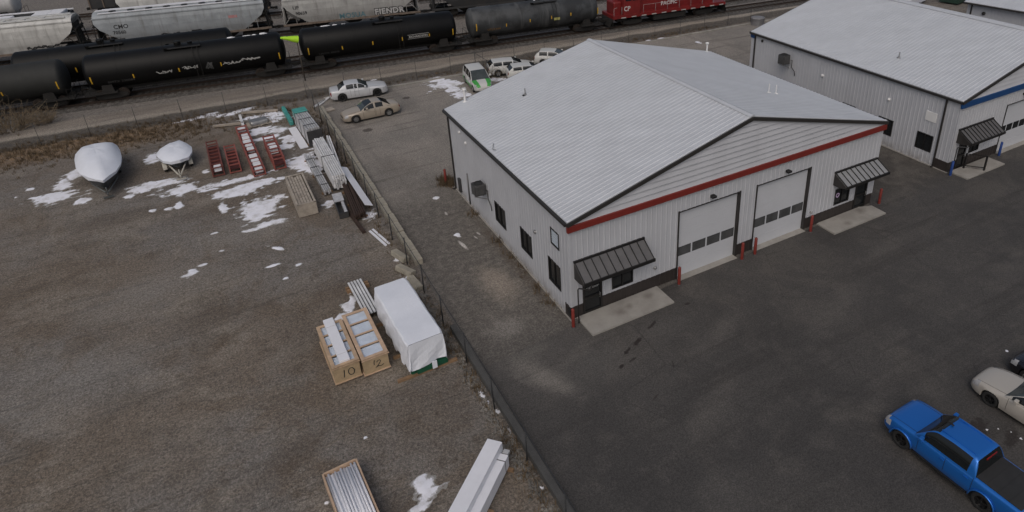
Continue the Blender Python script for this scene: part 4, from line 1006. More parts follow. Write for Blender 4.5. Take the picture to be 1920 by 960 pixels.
    for i in range(len(cx)-1):
        m_ = (cx[i]+cx[i+1])/2
        for j in range(n2-1):
            jj = j if j < rows else n2-2-j; side = -1 if j < rows else 1; key = 'cabin'
            if jj in (1, 2, 3):
                for k, wv in enumerate(C['win']):
                    if wv[0] <= m_ <= wv[1]: key = ('side_window', side, k)
            if jj >= 5:
                if m_ > x2+.02: key = 'windscreen'
                if m_ < x1-.02 and not C.get('solidback'): key = 'rear_window'
            if jj >= 6 and 'sunroof' in C and C['sunroof'][0] < m_ < C['sunroof'][1]: key = 'sunroof'
            cp.setdefault(key, []).append((i*n2+j, (i+1)*n2+j, (i+1)*n2+j+1, i*n2+j+1))
    vs2 = vs; 
    def emit2(name_, quads, mat, par, off=0.0):
        used = sorted({v for q in quads for v in q}); mp = {v: k for k, v in enumerate(used)}
        mb = MB(); mb.add([cvs[v] for v in used], [tuple(mp[v] for v in q)[::-1] for q in quads], True); return mb.build(name_, mat, par)
    cab = emit2('cabin', cp['cabin'], P.get('cabpaint', P['paint']), o)
    for key, q in cp.items():
        if key == 'cabin': continue
        if isinstance(key, tuple): emit2('side_window', q, CARGL, o)
        else: emit2(key, q, P.get('ws', CARGL2) if key == 'windscreen' else CARGL, o)
    # door gaps, handles, mirrors, wheels
    g = MB()
    for gx in C.get('gaps', ()):
        for s in (-1, 1):
            pr = [(y, z) for y, z in sec(gx)[2:8]]
            pts = [(gx, s*(y+.004), z) for y, z in pr if z > zlow(gx)+.06]
            if len(pts) > 1: g.tube(pts, .007, 4, False)
    if 'hoodline' in P:
        hx = P['hoodline']
        for s in (-1, 1):
            pts = []
            for k in range(9):
                x = hx[0]+(hx[1]-hx[0])*k/8; sc_ = sec(x); pts.append((x, s*sc_[8][0], sc_[8][1]+.003))
            g.tube(pts, .007, 4, False)
    if g.v: g.build('panel_gap', SEAMM, o)
    for hx in C.get('handles', ()):
        for s in (-1, 1):
            h_ = MB(); y = W/2*plan(hx); h_.box(hx-.09, hx+.09, s*(y-.01), s*(y+.025), top(hx)-drop-.10, top(hx)-drop-.065); h_.build('door_handle', P['paint'], o)
    mx = C['mirror']
    for s in (-1, 1):
        q = MB(); y = wb_(mx); z = top(mx)+.06
        q.rbox(mx-.07, mx+.08, min(s*(y+.05), s*(y+.24)), max(s*(y+.05), s*(y+.24)), z, z+.15, .03); q.box(mx-.02, mx+.04, s*(y-.06), s*(y+.07), z+.01, z+.05); q.build('mirror', P.get('mirrormat', P['paint']), o)
    for wx in P['wheels']:
        for s in (-1, 1):
            y = s*(W/2*plan(wx)-.015)
            t = MB(); t.lathe((wx, y, rw), (0, -s, 0), [(0.02,rw*.62),(0.0,rw*.72),(0.0,rw*.90),(.03,rw),(.18,rw),(.21,rw*.9),(.21,rw*.5)], 28)
            wh = t.build('wheel', TYRE, o)
            r_ = MB(); r_.lathe((wx, y-s*.0, rw), (0,-s,0), [(.02,rw*.63),(.045,rw*.60),(.14,rw*.56),(.14,0)], 24)
            for k in range(5):
                a = 2*math.pi*k/5+.3; d = Vector((math.cos(a),0,math.sin(a))); c = Vector((wx, y-s*.035, rw)); r_.bar(c+d*.03, c+d*rw*.61, .035, rw*.20, up=(0,1,0)) if False else r_.obox(c+d*rw*.32, d*rw*.30, Vector((0,.012,0)), Vector((-d.z,0,d.x))*rw*.09)
            r_.lathe((wx, y-s*.02, rw), (0,-s,0), [(0,0),(0,.05),(.03,.06)], 12); r_.build('rim', P.get('rim', RIMS), wh)
    for e in P.get('extra', ()): e(o, top, plan, sec)
    return o
ALLJ = tuple(range(11))
def sedan(name, label, loc, rz, L, W, H, paintm, group, rim=RIMS, wheels=None, sun=None, boxy=False, ws=None):
    h = L/2; wf, wr_ = wheels
    P = dict(L=L, W=W, rw=.33, wheels=(wr_, wf), paint=paintm, rim=rim, drop=.13, ws=ws or CARGL2,
        top=[(-h,.62),(-h+.04,.80),(-h+.14,.93),(-h+.55,1.00),(-h+1.2,1.01),(0,.98),(h-1.75,.97),(h-1.3,.93),(h-.6,.84),(h-.18,.72),(h-.05,.62),(h,.50)],
        bot=[(-h,.34),(-h+.3,.24),(0,.20),(h-.3,.22),(h,.28)],
        plan=[(-h,.70),(-h+.10,.84),(-h+.35,.93),(-h+.9,.985),(0,1.0),(h-1.0,.985),(h-.45,.91),(h-.15,.79),(h-.04,.68),(h,.58)],
        hoodline=(h-1.55, h-.25),
        patch=[('headlight', h-.42, h-.03, .40*W*.9, 9, .50, .78, ALLJ), ('grille', h-.04, h+.1, 0, .35, .3, .6, ALLJ), ('taillight', -h-.1, -h+.16, .36*W, 9, .62, .93, ALLJ), ('lower_trim', -h, h, 0, 9, 0, .27, (1,2,3))],
        lowmat=TRIM,
        cab=dict(x0=-h+.80, x1=-h+1.55, x2=h-2.30, x3=h-1.45, z=H, wr=.70, win=[(-h+1.45,-h+2.02+.05),(-h+2.12,h-2.62+.0),(h-2.55,h-1.72)], mirror=h-1.95, gaps=(-h+1.75,-h+2.10+.0,h-2.58+.02,h-1.62), handles=(-h+2.2,h-2.5)))
    if boxy:
        P['top'] = [(-h,.70),(-h+.04,.90),(-h+.14,1.02),(-h+.7,1.05),(-h+1.3,1.05),(0,1.03),(h-1.8,1.02),(h-1.3,1.00),(h-.5,.92),(h-.14,.84),(h-.04,.76),(h,.62)]
        P['cab'].update(x0=-h+.75, x1=-h+1.35, x2=h-2.45, x3=h-1.65, wr=.72); P['rw'] = .36
    if sun: P['cab']['sunroof'] = sun
    return make_car(name, label, 'car', loc, rz, P, group)
SIL = paint('silver_car_paint', (.56,.57,.59), .1, .35); TANP = paint('tan_car_paint', (.36,.31,.25), .1, .32); BEI = paint('beige_car_paint', (.46,.43,.385), .1, .3)
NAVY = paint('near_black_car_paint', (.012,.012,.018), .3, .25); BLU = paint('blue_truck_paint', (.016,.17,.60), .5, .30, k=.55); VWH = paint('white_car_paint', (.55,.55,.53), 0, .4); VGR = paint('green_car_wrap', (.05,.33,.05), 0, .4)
CARG = 'cars parked behind the building'
# silver saloon: wheel bottoms on the near side at (-2.82,37.13) (.18,36.51)
def place(rearw, frontw, side, W, wr_, wf):
    """centre and heading from the two near-side wheel contact points; side = -1 when the car's right side faces the camera"""
    a, b = Vector(rearw), Vector(frontw); d = (b-a).normalized(); n = Vector((-d.y, d.x))*side*-1
    c = a+d*(-wr_)+n*(W/2-.1); return (c.x, c.y, 0.012), math.atan2(d.y, d.x)
lo, an = place((-2.84,36.98), (.16,36.62), -1, 1.88, -1.50, 1.55)
sedan('parked_car', 'silver saloon with dark side windows, nose to the right, nearest the back fence', lo, an, 5.0, 1.88, 1.47, SIL, CARG, RIMB, (1.52,-1.50), boxy=True, ws=CARGL2)
lo, an = place((-.23,31.28), (-2.97,31.29), 1, 1.78, -1.38, 1.36)
sedan('parked_car', 'tan saloon with a sunroof, nose to the left, in front of the silver one', lo, an, 4.75, 1.78, 1.42, TANP, CARG, RIMS, (1.40,-1.34), sun=(-.1,.5))
# beige coupe and dark car by the blue pickup (noses toward +y)
sedan('parked_car', 'beige coupe with its nose toward the building, between the blue pickup and the dark car', (12.92,-15.15,.012), math.radians(93), 4.7, 1.80, 1.38, BEI, 'cars parked in the front lot', RIMB, (1.38,-1.30))
sedan('parked_car', 'dark car of which only the nose shows at the right edge, past the beige coupe', (15.35,-15.25,.012), math.radians(92), 4.6, 1.76, 1.42, NAVY, 'cars parked in the front lot', RIMS, (1.36,-1.30))
# wagons / vans
def wagon(name, label, cat, loc, rz, L, W, H, paintm, group, cabp=None, **kw):
    h = L/2
    P = dict(L=L, W=W, rw=.34, wheels=(-h+.92, h-.88), paint=paintm, rim=kw.get('rim', RIMS), drop=.12,
        top=[(-h,.80),(-h+.04,1.0),(-h+.12,1.08),(0,1.06),(h-1.3,1.05),(h-.9,1.0),(h-.35,.90),(h-.1,.78),(h,.58)], bot=[(-h,.34),(-h+.3,.26),(0,.24),(h-.3,.26),(h,.32)],
        plan=[(-h,.86),(-h+.12,.95),(-h+.5,.99),(0,1.0),(h-.9,.98),(h-.4,.90),(h-.1,.78),(h,.62)], hoodline=(h-1.0,h-.25),
        patch=[('headlight', h-.36, h-.03, .36*W, 9, .56, .86, ALLJ), ('taillight', -h-.1,-h+.08,.40*W,9,.7,1.0,ALLJ), *kw.get('patch', [])],
        cab=dict(x0=-h+.06, x1=-h+.50, x2=h-2.0, x3=h-1.08, z=H, wr=.78, box=True, win=[(-h+.55,-h+1.35),(-h+1.45,-h+2.35),(-h+2.45,h-1.3)], mirror=h-1.55, gaps=(-h+1.40,-h+2.40,h-1.35), handles=(-h+1.6,-h+2.55)),
        hoodmat=kw.get('hoodmat', paintm), stripemat=kw.get('stripemat', TRIM), cabpaint=cabp or paintm, ws=kw.get('ws', CARGL2))
    return make_car(name, label, cat, loc, rz, P, group)
wagon('parked_van', 'white van with a green and white hood and green lower sides, facing the building', 'van', (8.85,34.0,.012), math.radians(-97), 4.6, 1.84, 1.72, VWH, CARG,
      patch=[('stripe', 1.15, 2.25, .33, .80, .6, 1.05, (7,8,9)), ('lower_trim', -2.2, 1.2, .7, 9, .2, .62, (2,3,4))], stripemat=VGR)
for q in [c for c in bpy.data.objects if c.name.startswith('lower_trim') and c.parent and c.parent.get('category') == 'van']: q.data.materials[0] = VGR
VS = paint('dark_car_paint', (.03,.03,.032), .3, .3)
wagon('parked_car', 'white roofed estate car with dark windows, between the green van and the back fence', 'car', (12.95,35.7,.012), math.radians(-14), 4.5, 1.8, 1.45, VWH, CARG, ws=CARGL)
wagon('parked_car', 'white roofed car half hidden by the roof edge, nearest to it', 'car', (13.9,33.5,.012), math.radians(-14), 4.3, 1.75, 1.4, VWH, CARG, ws=CARGL)
wagon('parked_van', 'white van behind the roof ridge, farthest along the back fence', 'van', (17.9,35.6,.012), math.radians(-38), 4.1, 1.7, 1.5, VWH, CARG)
# blue pickup
h = 2.68
def bed_extra(o, top, plan, sec):
    b = MB(); b.rbox(-h+.10, -h+1.72, -.78, .78, 1.16, 1.195, .02)
    for k in range(1, 4): b.box(-h+.1+1.62*k/4-.012, -h+.1+1.62*k/4+.012, -.77, .77, 1.195, 1.203)
    b.build('tonneau_cover', M('black_tonneau', (.022,.022,.023), .75, var=.2, fine=.2), o)
    r = MB()
    for s in (-1,1):
        for k in (.45,.62): r.box(-.55, .95, s*k-.02, s*k+.02, 1.772, 1.79) if False else None
        r.box(-.72+.05, .62, s*.50-.02, s*.50+.02, 1.775, 1.80)
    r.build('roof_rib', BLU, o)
    a = MB(); a.add([(.50,-.035,1.79),(.72,-.025,1.785),(.72,.025,1.785),(.50,.035,1.79),(.54,0,1.86),(.60,0,1.86)],[(0,1,5,4),(3,4,5,2),(0,4,3),(1,2,5)]); a.build('antenna', TRIM, o)
    t = MB(); t.box(-.985, -.955, -.30, .30, 1.66, 1.72); t.build('brake_light', TAIL, o)
    f = MB()
    for s in (-1,1):
        for wx in (1.80,-1.42):
            pts = [(wx+.47*math.cos(a), s*.945, .38+.47*math.sin(a)) for a in [math.pi*k/14 for k in range(15)]]; f.tube(pts, .035, 6)
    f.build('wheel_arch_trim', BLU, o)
    st = MB()
    for s in (-1,1): st.box(-.85, 1.2, s*.90-.06, s*.90+.06, .33, .38)
    st.build('side_step', TRIM, o)
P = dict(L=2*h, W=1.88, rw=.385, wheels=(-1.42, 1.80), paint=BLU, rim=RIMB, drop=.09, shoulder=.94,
    top=[(-h,.98),(-h+.03,1.12),(-h+.1,1.17),(-1.0,1.17),(-.9,1.17),(0,1.15),(1.05,1.15),(1.4,1.14),(2.2,1.07),(2.5,.98),(2.62,.86),(h,.70)],
    bot=[(-h,.52),(-h+.3,.42),(0,.38),(h-.3,.40),(h,.45)],
    plan=[(-h,.93),(-h+.1,.97),(0,1.0),(1.7,.995),(2.2,.98),(2.45,.945),(2.6,.89),(h,.80)], hoodline=(1.2,2.45),
    patch=[('headlight', 2.36, 2.66, .62, 9, .70, .95, ALLJ), ('grille', 2.55, 2.8, 0, .6, .62, .92, ALLJ), ('taillight', -h-.1, -h+.05, .78, 9, .75, 1.12, ALLJ), ('lower_trim', -h, h, 0, 9, 0, .45, (1,2))],
    cab=dict(x0=-1.02, x1=-.86, x2=.60, x3=1.35, z=1.79, wr=.69, wb=.96, win=[(-.70,.045),(.045,1.0)], mirror=.98, gaps=(-.98,.06,1.14), handles=(.16,-.75), box=True), extra=[bed_extra], ws=CARGL, mirrormat=BLU)
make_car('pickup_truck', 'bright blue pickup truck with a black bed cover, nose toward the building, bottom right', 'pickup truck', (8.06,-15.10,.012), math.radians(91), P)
# ------------------------------------------------------------------ things in the yard
RN = random.Random(31)
PINE = M('pine_boards', (.47,.335,.225), .75, var=.25, scale=2.2, fine=.3); PINE2 = M('fresh_pine_boards', (.52,.37,.26), .75, var=.22, scale=2.2, fine=.25); OSB = M('crate_plywood', (.40,.30,.185), .8, var=.2, scale=4, fine=.5)
OLDW = M('weathered_crate_wood', (.37,.325,.275), .85, var=.3, scale=2.5, fine=.45); FILM = M('clear_packing_film', (.56,.63,.73), .35, var=.15, scale=2, bump=.02)
WRAP = M('white_shrink_wrap', (.74,.77,.84), .42, var=.05, scale=1.2, bump=.012); WBOX = M('white_coated_panel', (.74,.75,.80), .55, var=.04); BLACKP = M('black_marker', (.02,.02,.02), .7)
TIMB = M('timber_bearer', (.24,.15,.085), .85, var=.3, fine=.4); GREENM = M('green_frame_paint', (.01,.085,.045), .5, var=.3); ALU = M('bare_aluminium', (.58,.58,.59), .45, .35, var=.25, scale=3, fine=.2)
ALUW = M('white_aluminium_profile', (.72,.72,.73), .5, .1, var=.22, scale=2, fine=.2); RUSTB = M('dark_rusty_steel', (.045,.026,.019), .8, var=.4, scale=3, fine=.4); TEALC = M('teal_sheeting', (.06,.30,.27), .5, var=.3, scale=3)
RACKR = M('faded_red_rack_paint', (.26,.075,.06), .65, var=.3, scale=3, fine=.3); RACKD = M('dark_red_rack_paint', (.085,.02,.018), .7, var=.35, scale=3, fine=.3)
def crate(loc, rz, L, W, H, num, label, wood, white_beam=False, pane_mat=None, skew=0):
    o = empty('shipping_crate', loc, rz, label, 'crate', 'numbered wooden crates')
    b = MB(); t = .035
    b.box(-W/2, W/2, -L/2, -L/2+t, .12, H-.03); b.box(-W/2, W/2, L/2-t, L/2, .12, H-.03); b.box(-W/2, -W/2+t, -L/2+t, L/2-t, .12, H-.03); b.box(W/2-t, W/2, -L/2+t, L/2-t, .12, H-.03); b.build('side_board', OSB, o)
    f = MB()
    f.box(-W/2-.03, -W/2+.13, -L/2-.02, L/2+.02, H-.03, H+.02); f.box(W/2-.13, W/2+.03, -L/2-.02, L/2+.02, H-.03, H+.02)
    f.box(-W/2+.13, W/2-.13, -L/2-.02, -L/2+.12, H-.03, H+.018); f.box(-W/2+.13, W/2-.13, L/2-.12, L/2+.02, H-.03, H+.018)
    for k in range(1, 4): y = -L/2+L*k/4; f.box(-W/2+.13, W/2-.13, y-.035, y+.035, H-.03, H+.012)
    f.build('top_frame', wood, o)
    for k in range(4):
        g = MB(); y0 = -L/2+L*k/4+.05; y1 = -L/2+L*(k+1)/4-.05; nx, ny = 5, 6; vs = []
        for i in range(nx):
            for j in range(ny): vs.append((-W/2+.1+(W-.2)*i/(nx-1), y0+(y1-y0)*j/(ny-1), H-.07+RN.uniform(-.012,.012)))
        g.add(vs, [(i*ny+j, (i+1)*ny+j, (i+1)*ny+j+1, i*ny+j+1) for i in range(nx-1) for j in range(ny-1)], True); g.build('packing_film', FILM, o)
    s = MB()
    for y in (-L/2+.2, 0, L/2-.2): s.box(-W/2, W/2, y-.06, y+.06, 0, .08)
    s.box(-W/2-.04, W/2+.04, -L/2-.05, L/2+.05, .08, .12); s.build('skid', wood, o)
    sb = MB()
    sb.bar((-W/2-.045,-L/2-.03,H-.08),(W/2+.06,-L/2-.03,H-.08),.03,.05); sb.build('edge_batten', wood, o)
    n = MB(); fp = lambda u, v: (u, -L/2-.007, v+H*.5-.2)
    ell = [(.17+.13*math.cos(a), .20+.19*math.sin(a)) for a in [6.6*k/16+1.2 for k in range(17)]]
    if num == '10': ribbon(n, [(-.12,.40),(-.14,.2),(-.17,.0)], .04, fp); ribbon(n, ell, .04, fp)
    else:
        ribbon(n, [(-.06,.46),(-.09,.33),(-.10,.2)], .04, fp)
        ribbon(n, [(.02,.30),(.08,.37),(.17,.38),(.20,.30),(.13,.20),(.02,.08),(-.06,.03),(.08,.08),(.18,.03),(.32,.09)], .038, fp)
    n.build('number', BLACKP, o)
    if white_beam:
        w = MB(); w.rbox(-.22, .24, -L/2+.12, L/2+.22, H+.02, H+.13, .02)
        bx = tag(w.build('wrapped_board', WBOX), 'long white wrapped panel lying on top of the crate marked 10', 'panel'); bx.location = loc; bx.rotation_euler = (0,0,rz)
        for y in (-L/2+.6, L/2-.45): q = MB(); q.box(-.225,.245,y-.01,y+.01,H+.125,H+.134); q.build('strap', ALU, bx)
    return o
crate((-10.45,3.15,0), math.radians(1), 3.2, 1.12, 1.0, '10', 'wooden crate marked 10 with film covered panes, left of the pair', PINE, True)
crate((-9.22,3.2,0), math.radians(1), 3.6, 1.12, 1.0, '12', 'wooden crate marked 12 with four film covered openings, right of the pair', PINE2)

# long wrapped stack
o = empty('wrapped_stack', (-7.25,2.75,0), math.radians(2), 'long block wrapped in white plastic beside the fence, right of the numbered crates', 'wrapped stack')
L, W, H = 5.0, 1.78, 1.85; m = MB(); NY = 34
prof = [(-1.0,.42),(-1.0,.8),(-.99,1.2),(-.97,1.55),(-.93,1.80),(-.86,1.87),(-.5,1.875),(0,1.87),(.5,1.875),(.88,1.87),(.96,1.80),(.99,1.5),(1.0,1.1),(1.0,.75),(1.0,.42)]
vs = []
for j in range(NY):
    y = -L/2+L*j/(NY-1); e = .03*math.sin(j*1.7)+.03*RN.uniform(-1,1)
    endf = 1.0-.05*max(0, 1-j/2)-.08*max(0, 1-(NY-1-j)/2)
    for k, (x, z) in enumerate(prof):
        zz = z*H/1.87
        if k in (0, len(prof)-1): zz += .12*math.sin(j*.9+k)+RN.uniform(-.08,.08)+(-.18 if j < 4 else 0)
        zz += .03*math.sin(j*.33)*(1 if z > 1.7 else 0)
        if z > 1.7: zz -= .10*(j/NY)*0
        vs.append((x*W/2*endf+ (.035*math.sin(j*.8+k*2)+RN.uniform(-.012,.012))*(1 if z < 1.7 else .2)+e*.3*(z < 1.5), y+(RN.uniform(-.05,.05) if j in (0,NY-1) and z < 1.7 else 0), zz))
n = len(prof); m.add(vs, [(j*n+k, (j+1)*n+k, (j+1)*n+k+1, j*n+k+1) for j in range(NY-1) for k in range(n-1)], False)
for j, d in ((0, -1), (NY-1, 1)):   # end skirts with folds
    base = [vs[j*n+k] for k in range(2, n-2)]; b0 = []
    rows = []
    for t_ in range(6):
        row = []
        for q, p in enumerate(base): row.append((p[0]*(1+.04*t_/5), p[1]+d*(.02+.05*math.sin(q*2.1+t_)*t_/5+.03*t_/5), p[2]-(p[2]-.48)*t_/5*(1 if q else 1)+(RN.uniform(-.1,.08) if t_ == 5 else 0)))
        rows.append(row)
    nb = len(base); m.add([p for r in rows for p in r], [((t_)*nb+q, t_*nb+q+1, (t_+1)*nb+q+1, (t_+1)*nb+q)[::(1 if d > 0 else -1)] for t_ in range(5) for q in range(nb-1)], False)
wr = m.build('plastic_wrap', WRAP, o)
g = MB(); g.rbox(-W/2+.1, W/2-.1, -L/2+.1, L/2-.1, .12, H-.12, .05); g.build('packed_goods', GREENM, o)
g = MB(); g.box(-W/2+.35,W/2-.02,-L/2-.04,-L/2+.1,.14,.40); g.build('green_frame', GREENM, o)
g = MB(); g.box(.12,.34,-L/2-.16,-L/2-.13,.2,.6); g.build('plastic_flap', WRAP, o)
for i, (y, x0, x1) in enumerate(((.32,-8.6,-5.85),(1.9,-8.35,-6.2),(4.6,-8.4,-6.3))):
    g = MB(); g.box(x0, x1, y-.07, y+.07, 0, .12); tag(g.build('timber_bearer', TIMB), ('timber bearer sticking out at the near end of the white wrapped block', 'timber bearer under the middle of the white wrapped block', 'timber bearer under the far end of the white wrapped block')[i], 'timber')
# slatted panel stack behind the crate marked 12
o = empty('slatted_panel', (-8.45,7.0,0), math.radians(2), 'grey slatted metal panel on timbers behind the crate marked 12', 'panel')
g = MB(); g.box(-.36,.36,-1.6,1.6,.22,.27); g.build('backing', DARKM, o)
g = MB()
for k in range(5): x = -.36+.155*k; g.box(x, x+.10, -1.6, 1.6, .27, .32)
g.build('slats', ALUW, o)
g = MB()
for y in (-1.3, 1.1, 1.35): g.box(-.55,.62,y-.06,y+.06,.0,.21)
g.build('bearers', TIMB, o)

# open crate of tubes and the white box beam at the bottom edge
o = empty('open_crate', (-11.75,-5.35,0), math.radians(3), 'open wooden crate full of long white tubes, at the bottom edge of the photo', 'crate')
g = MB(); W, L, H = 1.22, 3.6, .72
for s in (-1,1): g.box(s*W/2-.03, s*W/2+.03, -L/2, L/2, .08, H); g.box(-W/2+.03, W/2-.03, s*L/2-.03, s*L/2+.03, .08, H)
g.box(-W/2,W/2,-L/2,L/2,.04,.08); g.build('box', PINE2, o)
r = random.Random(3)
for k in range(11):
    g = MB(); x = -W/2+.10+k*.102; z = H-.09+r.uniform(-.09,.05); y1 = L/2-.07-r.uniform(0,.12); g.tube([(x,-L/2+.06,z),(x+r.uniform(-.03,.03),y1,z+.02)], r.uniform(.035,.052), 8); g.build('tube', WBOX, o)
g = MB(); g.box(-W/2+.05,W/2-.05,-L/2+.1,L/2-.1,.3,H-.11); g.build('packing', WBOX, o)
a = Vector((-6.48,-5.72,0)); d = (Vector((-8.95,-8.0,0))-a).normalized(); n = Vector((-d.y,d.x,0)) 
if n.x < 0: n = -n
o = empty('box_beam', (0,0,0), 0, 'long white box beam lying diagonally by the fence at the bottom edge', 'beam')
Lb = 5.2; c = a+d*(Lb/2)
g = MB(); g.obox(c+Vector((0,0,.58)), d*Lb/2, n*.30, (0,0,.44)); g.build('main_box', WBOX, o)
g = MB(); c2 = a+n*.47+d*(Lb/2+.25); g.obox(c2+Vector((0,0,.42)), d*Lb/2, n*.165, (0,0,.28)); g.build('side_box', WBOX, o)
g = MB(); g.obox(a+n*.47+d*.55+Vector((0,0,.42)), d*.015, n*.17, (0,0,.287)); g.build('strap', LOUV, o)
g = MB(); g.obox(a+n*.47+d*.08+Vector((0,0,.60)), d*.10, n*.12, (0,0,.06)); g.build('end_fitting', ALU, o)
for k in (.35, 2.2, 4.2):
    g = MB(); g.obox(a+d*k+n*.1+Vector((0,0,.06)), n*.75, d*.06, (0,0,.06)); tag(g.build('timber_bearer', TIMB), ('timber bearer under the upper end of the white box beam', 'timber bearer under the middle of the white box beam', 'timber bearer under the lower end of the white box beam')[int(k > 1)+int(k > 3)], 'timber')

# older crate
o = empty('shipping_crate', (-9.25,19.9,0), math.radians(0), 'weathered wooden crate with a slatted top, beside the aluminium bundles', 'crate')
W, L, H = 1.12, 4.6, .9; g = MB()
for s in (-1,1): g.box(s*W/2-.03,s*W/2+.03,-L/2,L/2,.06,H-.02); g.box(-W/2,W/2,s*L/2-.03,s*L/2+.03,.06,H-.02)
g.build('side_board', OLDW, o)
g = MB(); g.box(-W/2-.02,-W/2+.10,-L/2-.02,L/2+.02,H-.02,H+.04); g.box(W/2-.10,W/2+.02,-L/2-.02,L/2+.02,H-.02,H+.04)
for y in (-L/2+.05, L/2-.05): g.box(-W/2,W/2,y-.07,y+.07,H-.01,H+.035)
g.build('top_frame', OLDW, o)
g = MB(); r = random.Random(6)
for k in range(5):
    x = -W/2+.14+k*.17; y = -L/2+.15
    while y < L/2-.3: l = r.uniform(.5,1.1); g.box(x, x+.14, y, min(y+l,L/2-.15), H-.06, H-.02+r.uniform(-.02,.02)); y += l+.04
g.build('slats', OLDW, o)

# bundles of profiles
def bundle(loc, rz, L, W, H, n, mat, label, straps=2, rnd=0, cover=None, up=0.0):
    o = empty('profile_bundle', loc, rz, label, 'bundle', 'bundles of long metal profiles by the fence'); r = random.Random(rnd)
    g = MB(); w = W/n; rows = max(1, int(H/.16))
    for i in range(n):
        for k in range(rows):
            l0 = -L/2+r.uniform(0,.35); l1 = L/2-r.uniform(0,.25); x = -W/2+w*i; z = .12+up+k*(H-.12)/rows; hh = (H-.12)/rows*.9; dx = r.uniform(-.03,.03)
            if k == rows-1: z += r.uniform(-.02,.03)
            g.add([(x,l0,z),(x+w*.86,l0,z),(x+w*.86+dx,l1,z),(x+dx,l1,z),(x+w*.1,l0,z+hh),(x+w*.76,l0,z+hh),(x+w*.76+dx,l1,z+hh),(x+w*.1+dx,l1,z+hh)],
                [(0,3,2,1),(4,5,6,7),(0,1,5,4),(1,2,6,5),(2,3,7,6),(3,0,4,7)])
    g.build('profiles', mat, o)
    for k in range(3): g = MB(); y = -L/2+.5+(L-1)*k/2; g.box(-W/2-.1,W/2+.1,y-.06,y+.06,0,.12+up); g.build('bearer', TIMB if not up else DARKM, o)
    for k in range(straps):
        y = -L/2+L*(k+.7)/(straps+.4); g = MB()
        g.box(-W/2-.02,W/2+.02,y-.03,y+.03,H+up+.01,H+up+.03); g.box(-W/2-.04,-W/2-.02,y-.03,y+.03,.12,H+up+.03); g.box(W/2+.02,W/2+.04,y-.03,y+.03,.12,H+up+.03); g.build('strap', LOUV, o)
    return o
o = bundle((-6.85,30.9,0), math.radians(3), 5.0, 1.0, 1.45, 6, ALU, 'tall grey bundle of profiles with a teal cover at its far end', 3, 1)
g = MB(); g.rbox(-.52,.54,1.6,2.6,1.0,1.52,.06); g.rbox(.2,.6,1.5,2.5,.3,1.1,.06); g.build('teal_cover', TEALC, o)
g = MB(); g.box(-.55,.55,-2.62,-2.56,.1,1.35); g.build('end_plate', DARKM, o)
g = MB(); g.rbox(-.16,.16,-2.0,2.0,.05,.42,.08); q = tag(g.build('sheeting_roll', TEALC), 'teal roll of sheeting on the ground left of the tall grey bundle', 'roll'); q.location = (-7.72,35.7,0); q.rotation_euler = (0,0,.02)
g = MB(); g.box(-.30,.30,-2.35,2.35,.06,.12); q = tag(g.build('white_board', WBOX), 'long white board lying on the soil left of the tall grey bundle', 'board'); q.location = (-7.72,30.7,0); q.rotation_euler = (0,0,.03)
bundle((-6.72,23.4,0), math.radians(0), 7.4, .85, 1.1, 6, ALUW, 'longest pale bundle of profiles in the heap by the fence', 1, 2, up=.1)
bundle((-6.12,24.6,0), math.radians(-4), 6.4, .28, 1.0, 2, ALUW, 'narrow pale profile pair leaning beside the longest bundle, on its fence side', 0, 3)
bundle((-7.68,23.0,0), math.radians(1), 6.8, .50, .42, 4, ALU, 'low strapped bundle of grey profiles, leftmost of the heap', 4, 4)
g = MB(); g.obox((0,0,.5),(.03,3.2,0),(.24,0,-.10),(0,0,.02)); q = tag(g.build('white_board', WBOX), 'long white plank leaning by the fence on the right side of the heap', 'board'); q.location = (-5.93,19.0,.12); q.rotation_euler = (0,0,math.radians(2))
bundle((-6.42,17.5,0), math.radians(-3), 4.8, .72, .55, 6, RUSTB, 'dark rusty stack of steel beams at the near end of the heap', 0, 5)
g = MB(); g.box(-.07,.07,-2.6,2.6,.04,.20); g.box(-.12,.12,-2.6,2.6,.02,.05); q = tag(g.build('steel_rail', RUSTB), 'single long rusty rail reaching out of the heap toward the camera', 'steel beam'); q.location = (-6.95,16.2,0); q.rotation_euler = (0,0,math.radians(4))
o = empty('metal_trough', (-7.30,17.5,0), math.radians(-3), 'open dark metal trough on the ground left of the rusty beams', 'trough')
g = MB()
for s in (-1,1): g.box(s*.27-.02,s*.27+.02,-1.4,1.4,.03,.42)
g.box(-.27,.27,-1.42,-1.38,.03,.42); g.box(-.27,.27,-1.4,1.4,.0,.03); g.build('shell', DARKM, o)
g = MB(); g.box(-.30,.30,.2,1.4,.40,.44); g.box(.08,.24,-1.3,.2,.1,.38); g.build('lid', ALU, o)
g = MB(); g.box(-.07,.07,-1.1,1.1,.01,.06); q = tag(g.build('white_strip', WBOX), 'narrow white strip lying near the fence past the rusty rail, left of two', 'strip'); q.location = (-6.22,12.6,0); q.rotation_euler = (0,0,math.radians(11))
g = MB(); g.box(-.06,.06,-1.1,1.1,.01,.06); q = tag(g.build('white_strip', WBOX), 'narrow white strip lying near the fence past the rusty rail, right of two', 'strip'); q.location = (-6.02,12.7,0); q.rotation_euler = (0,0,math.radians(11))
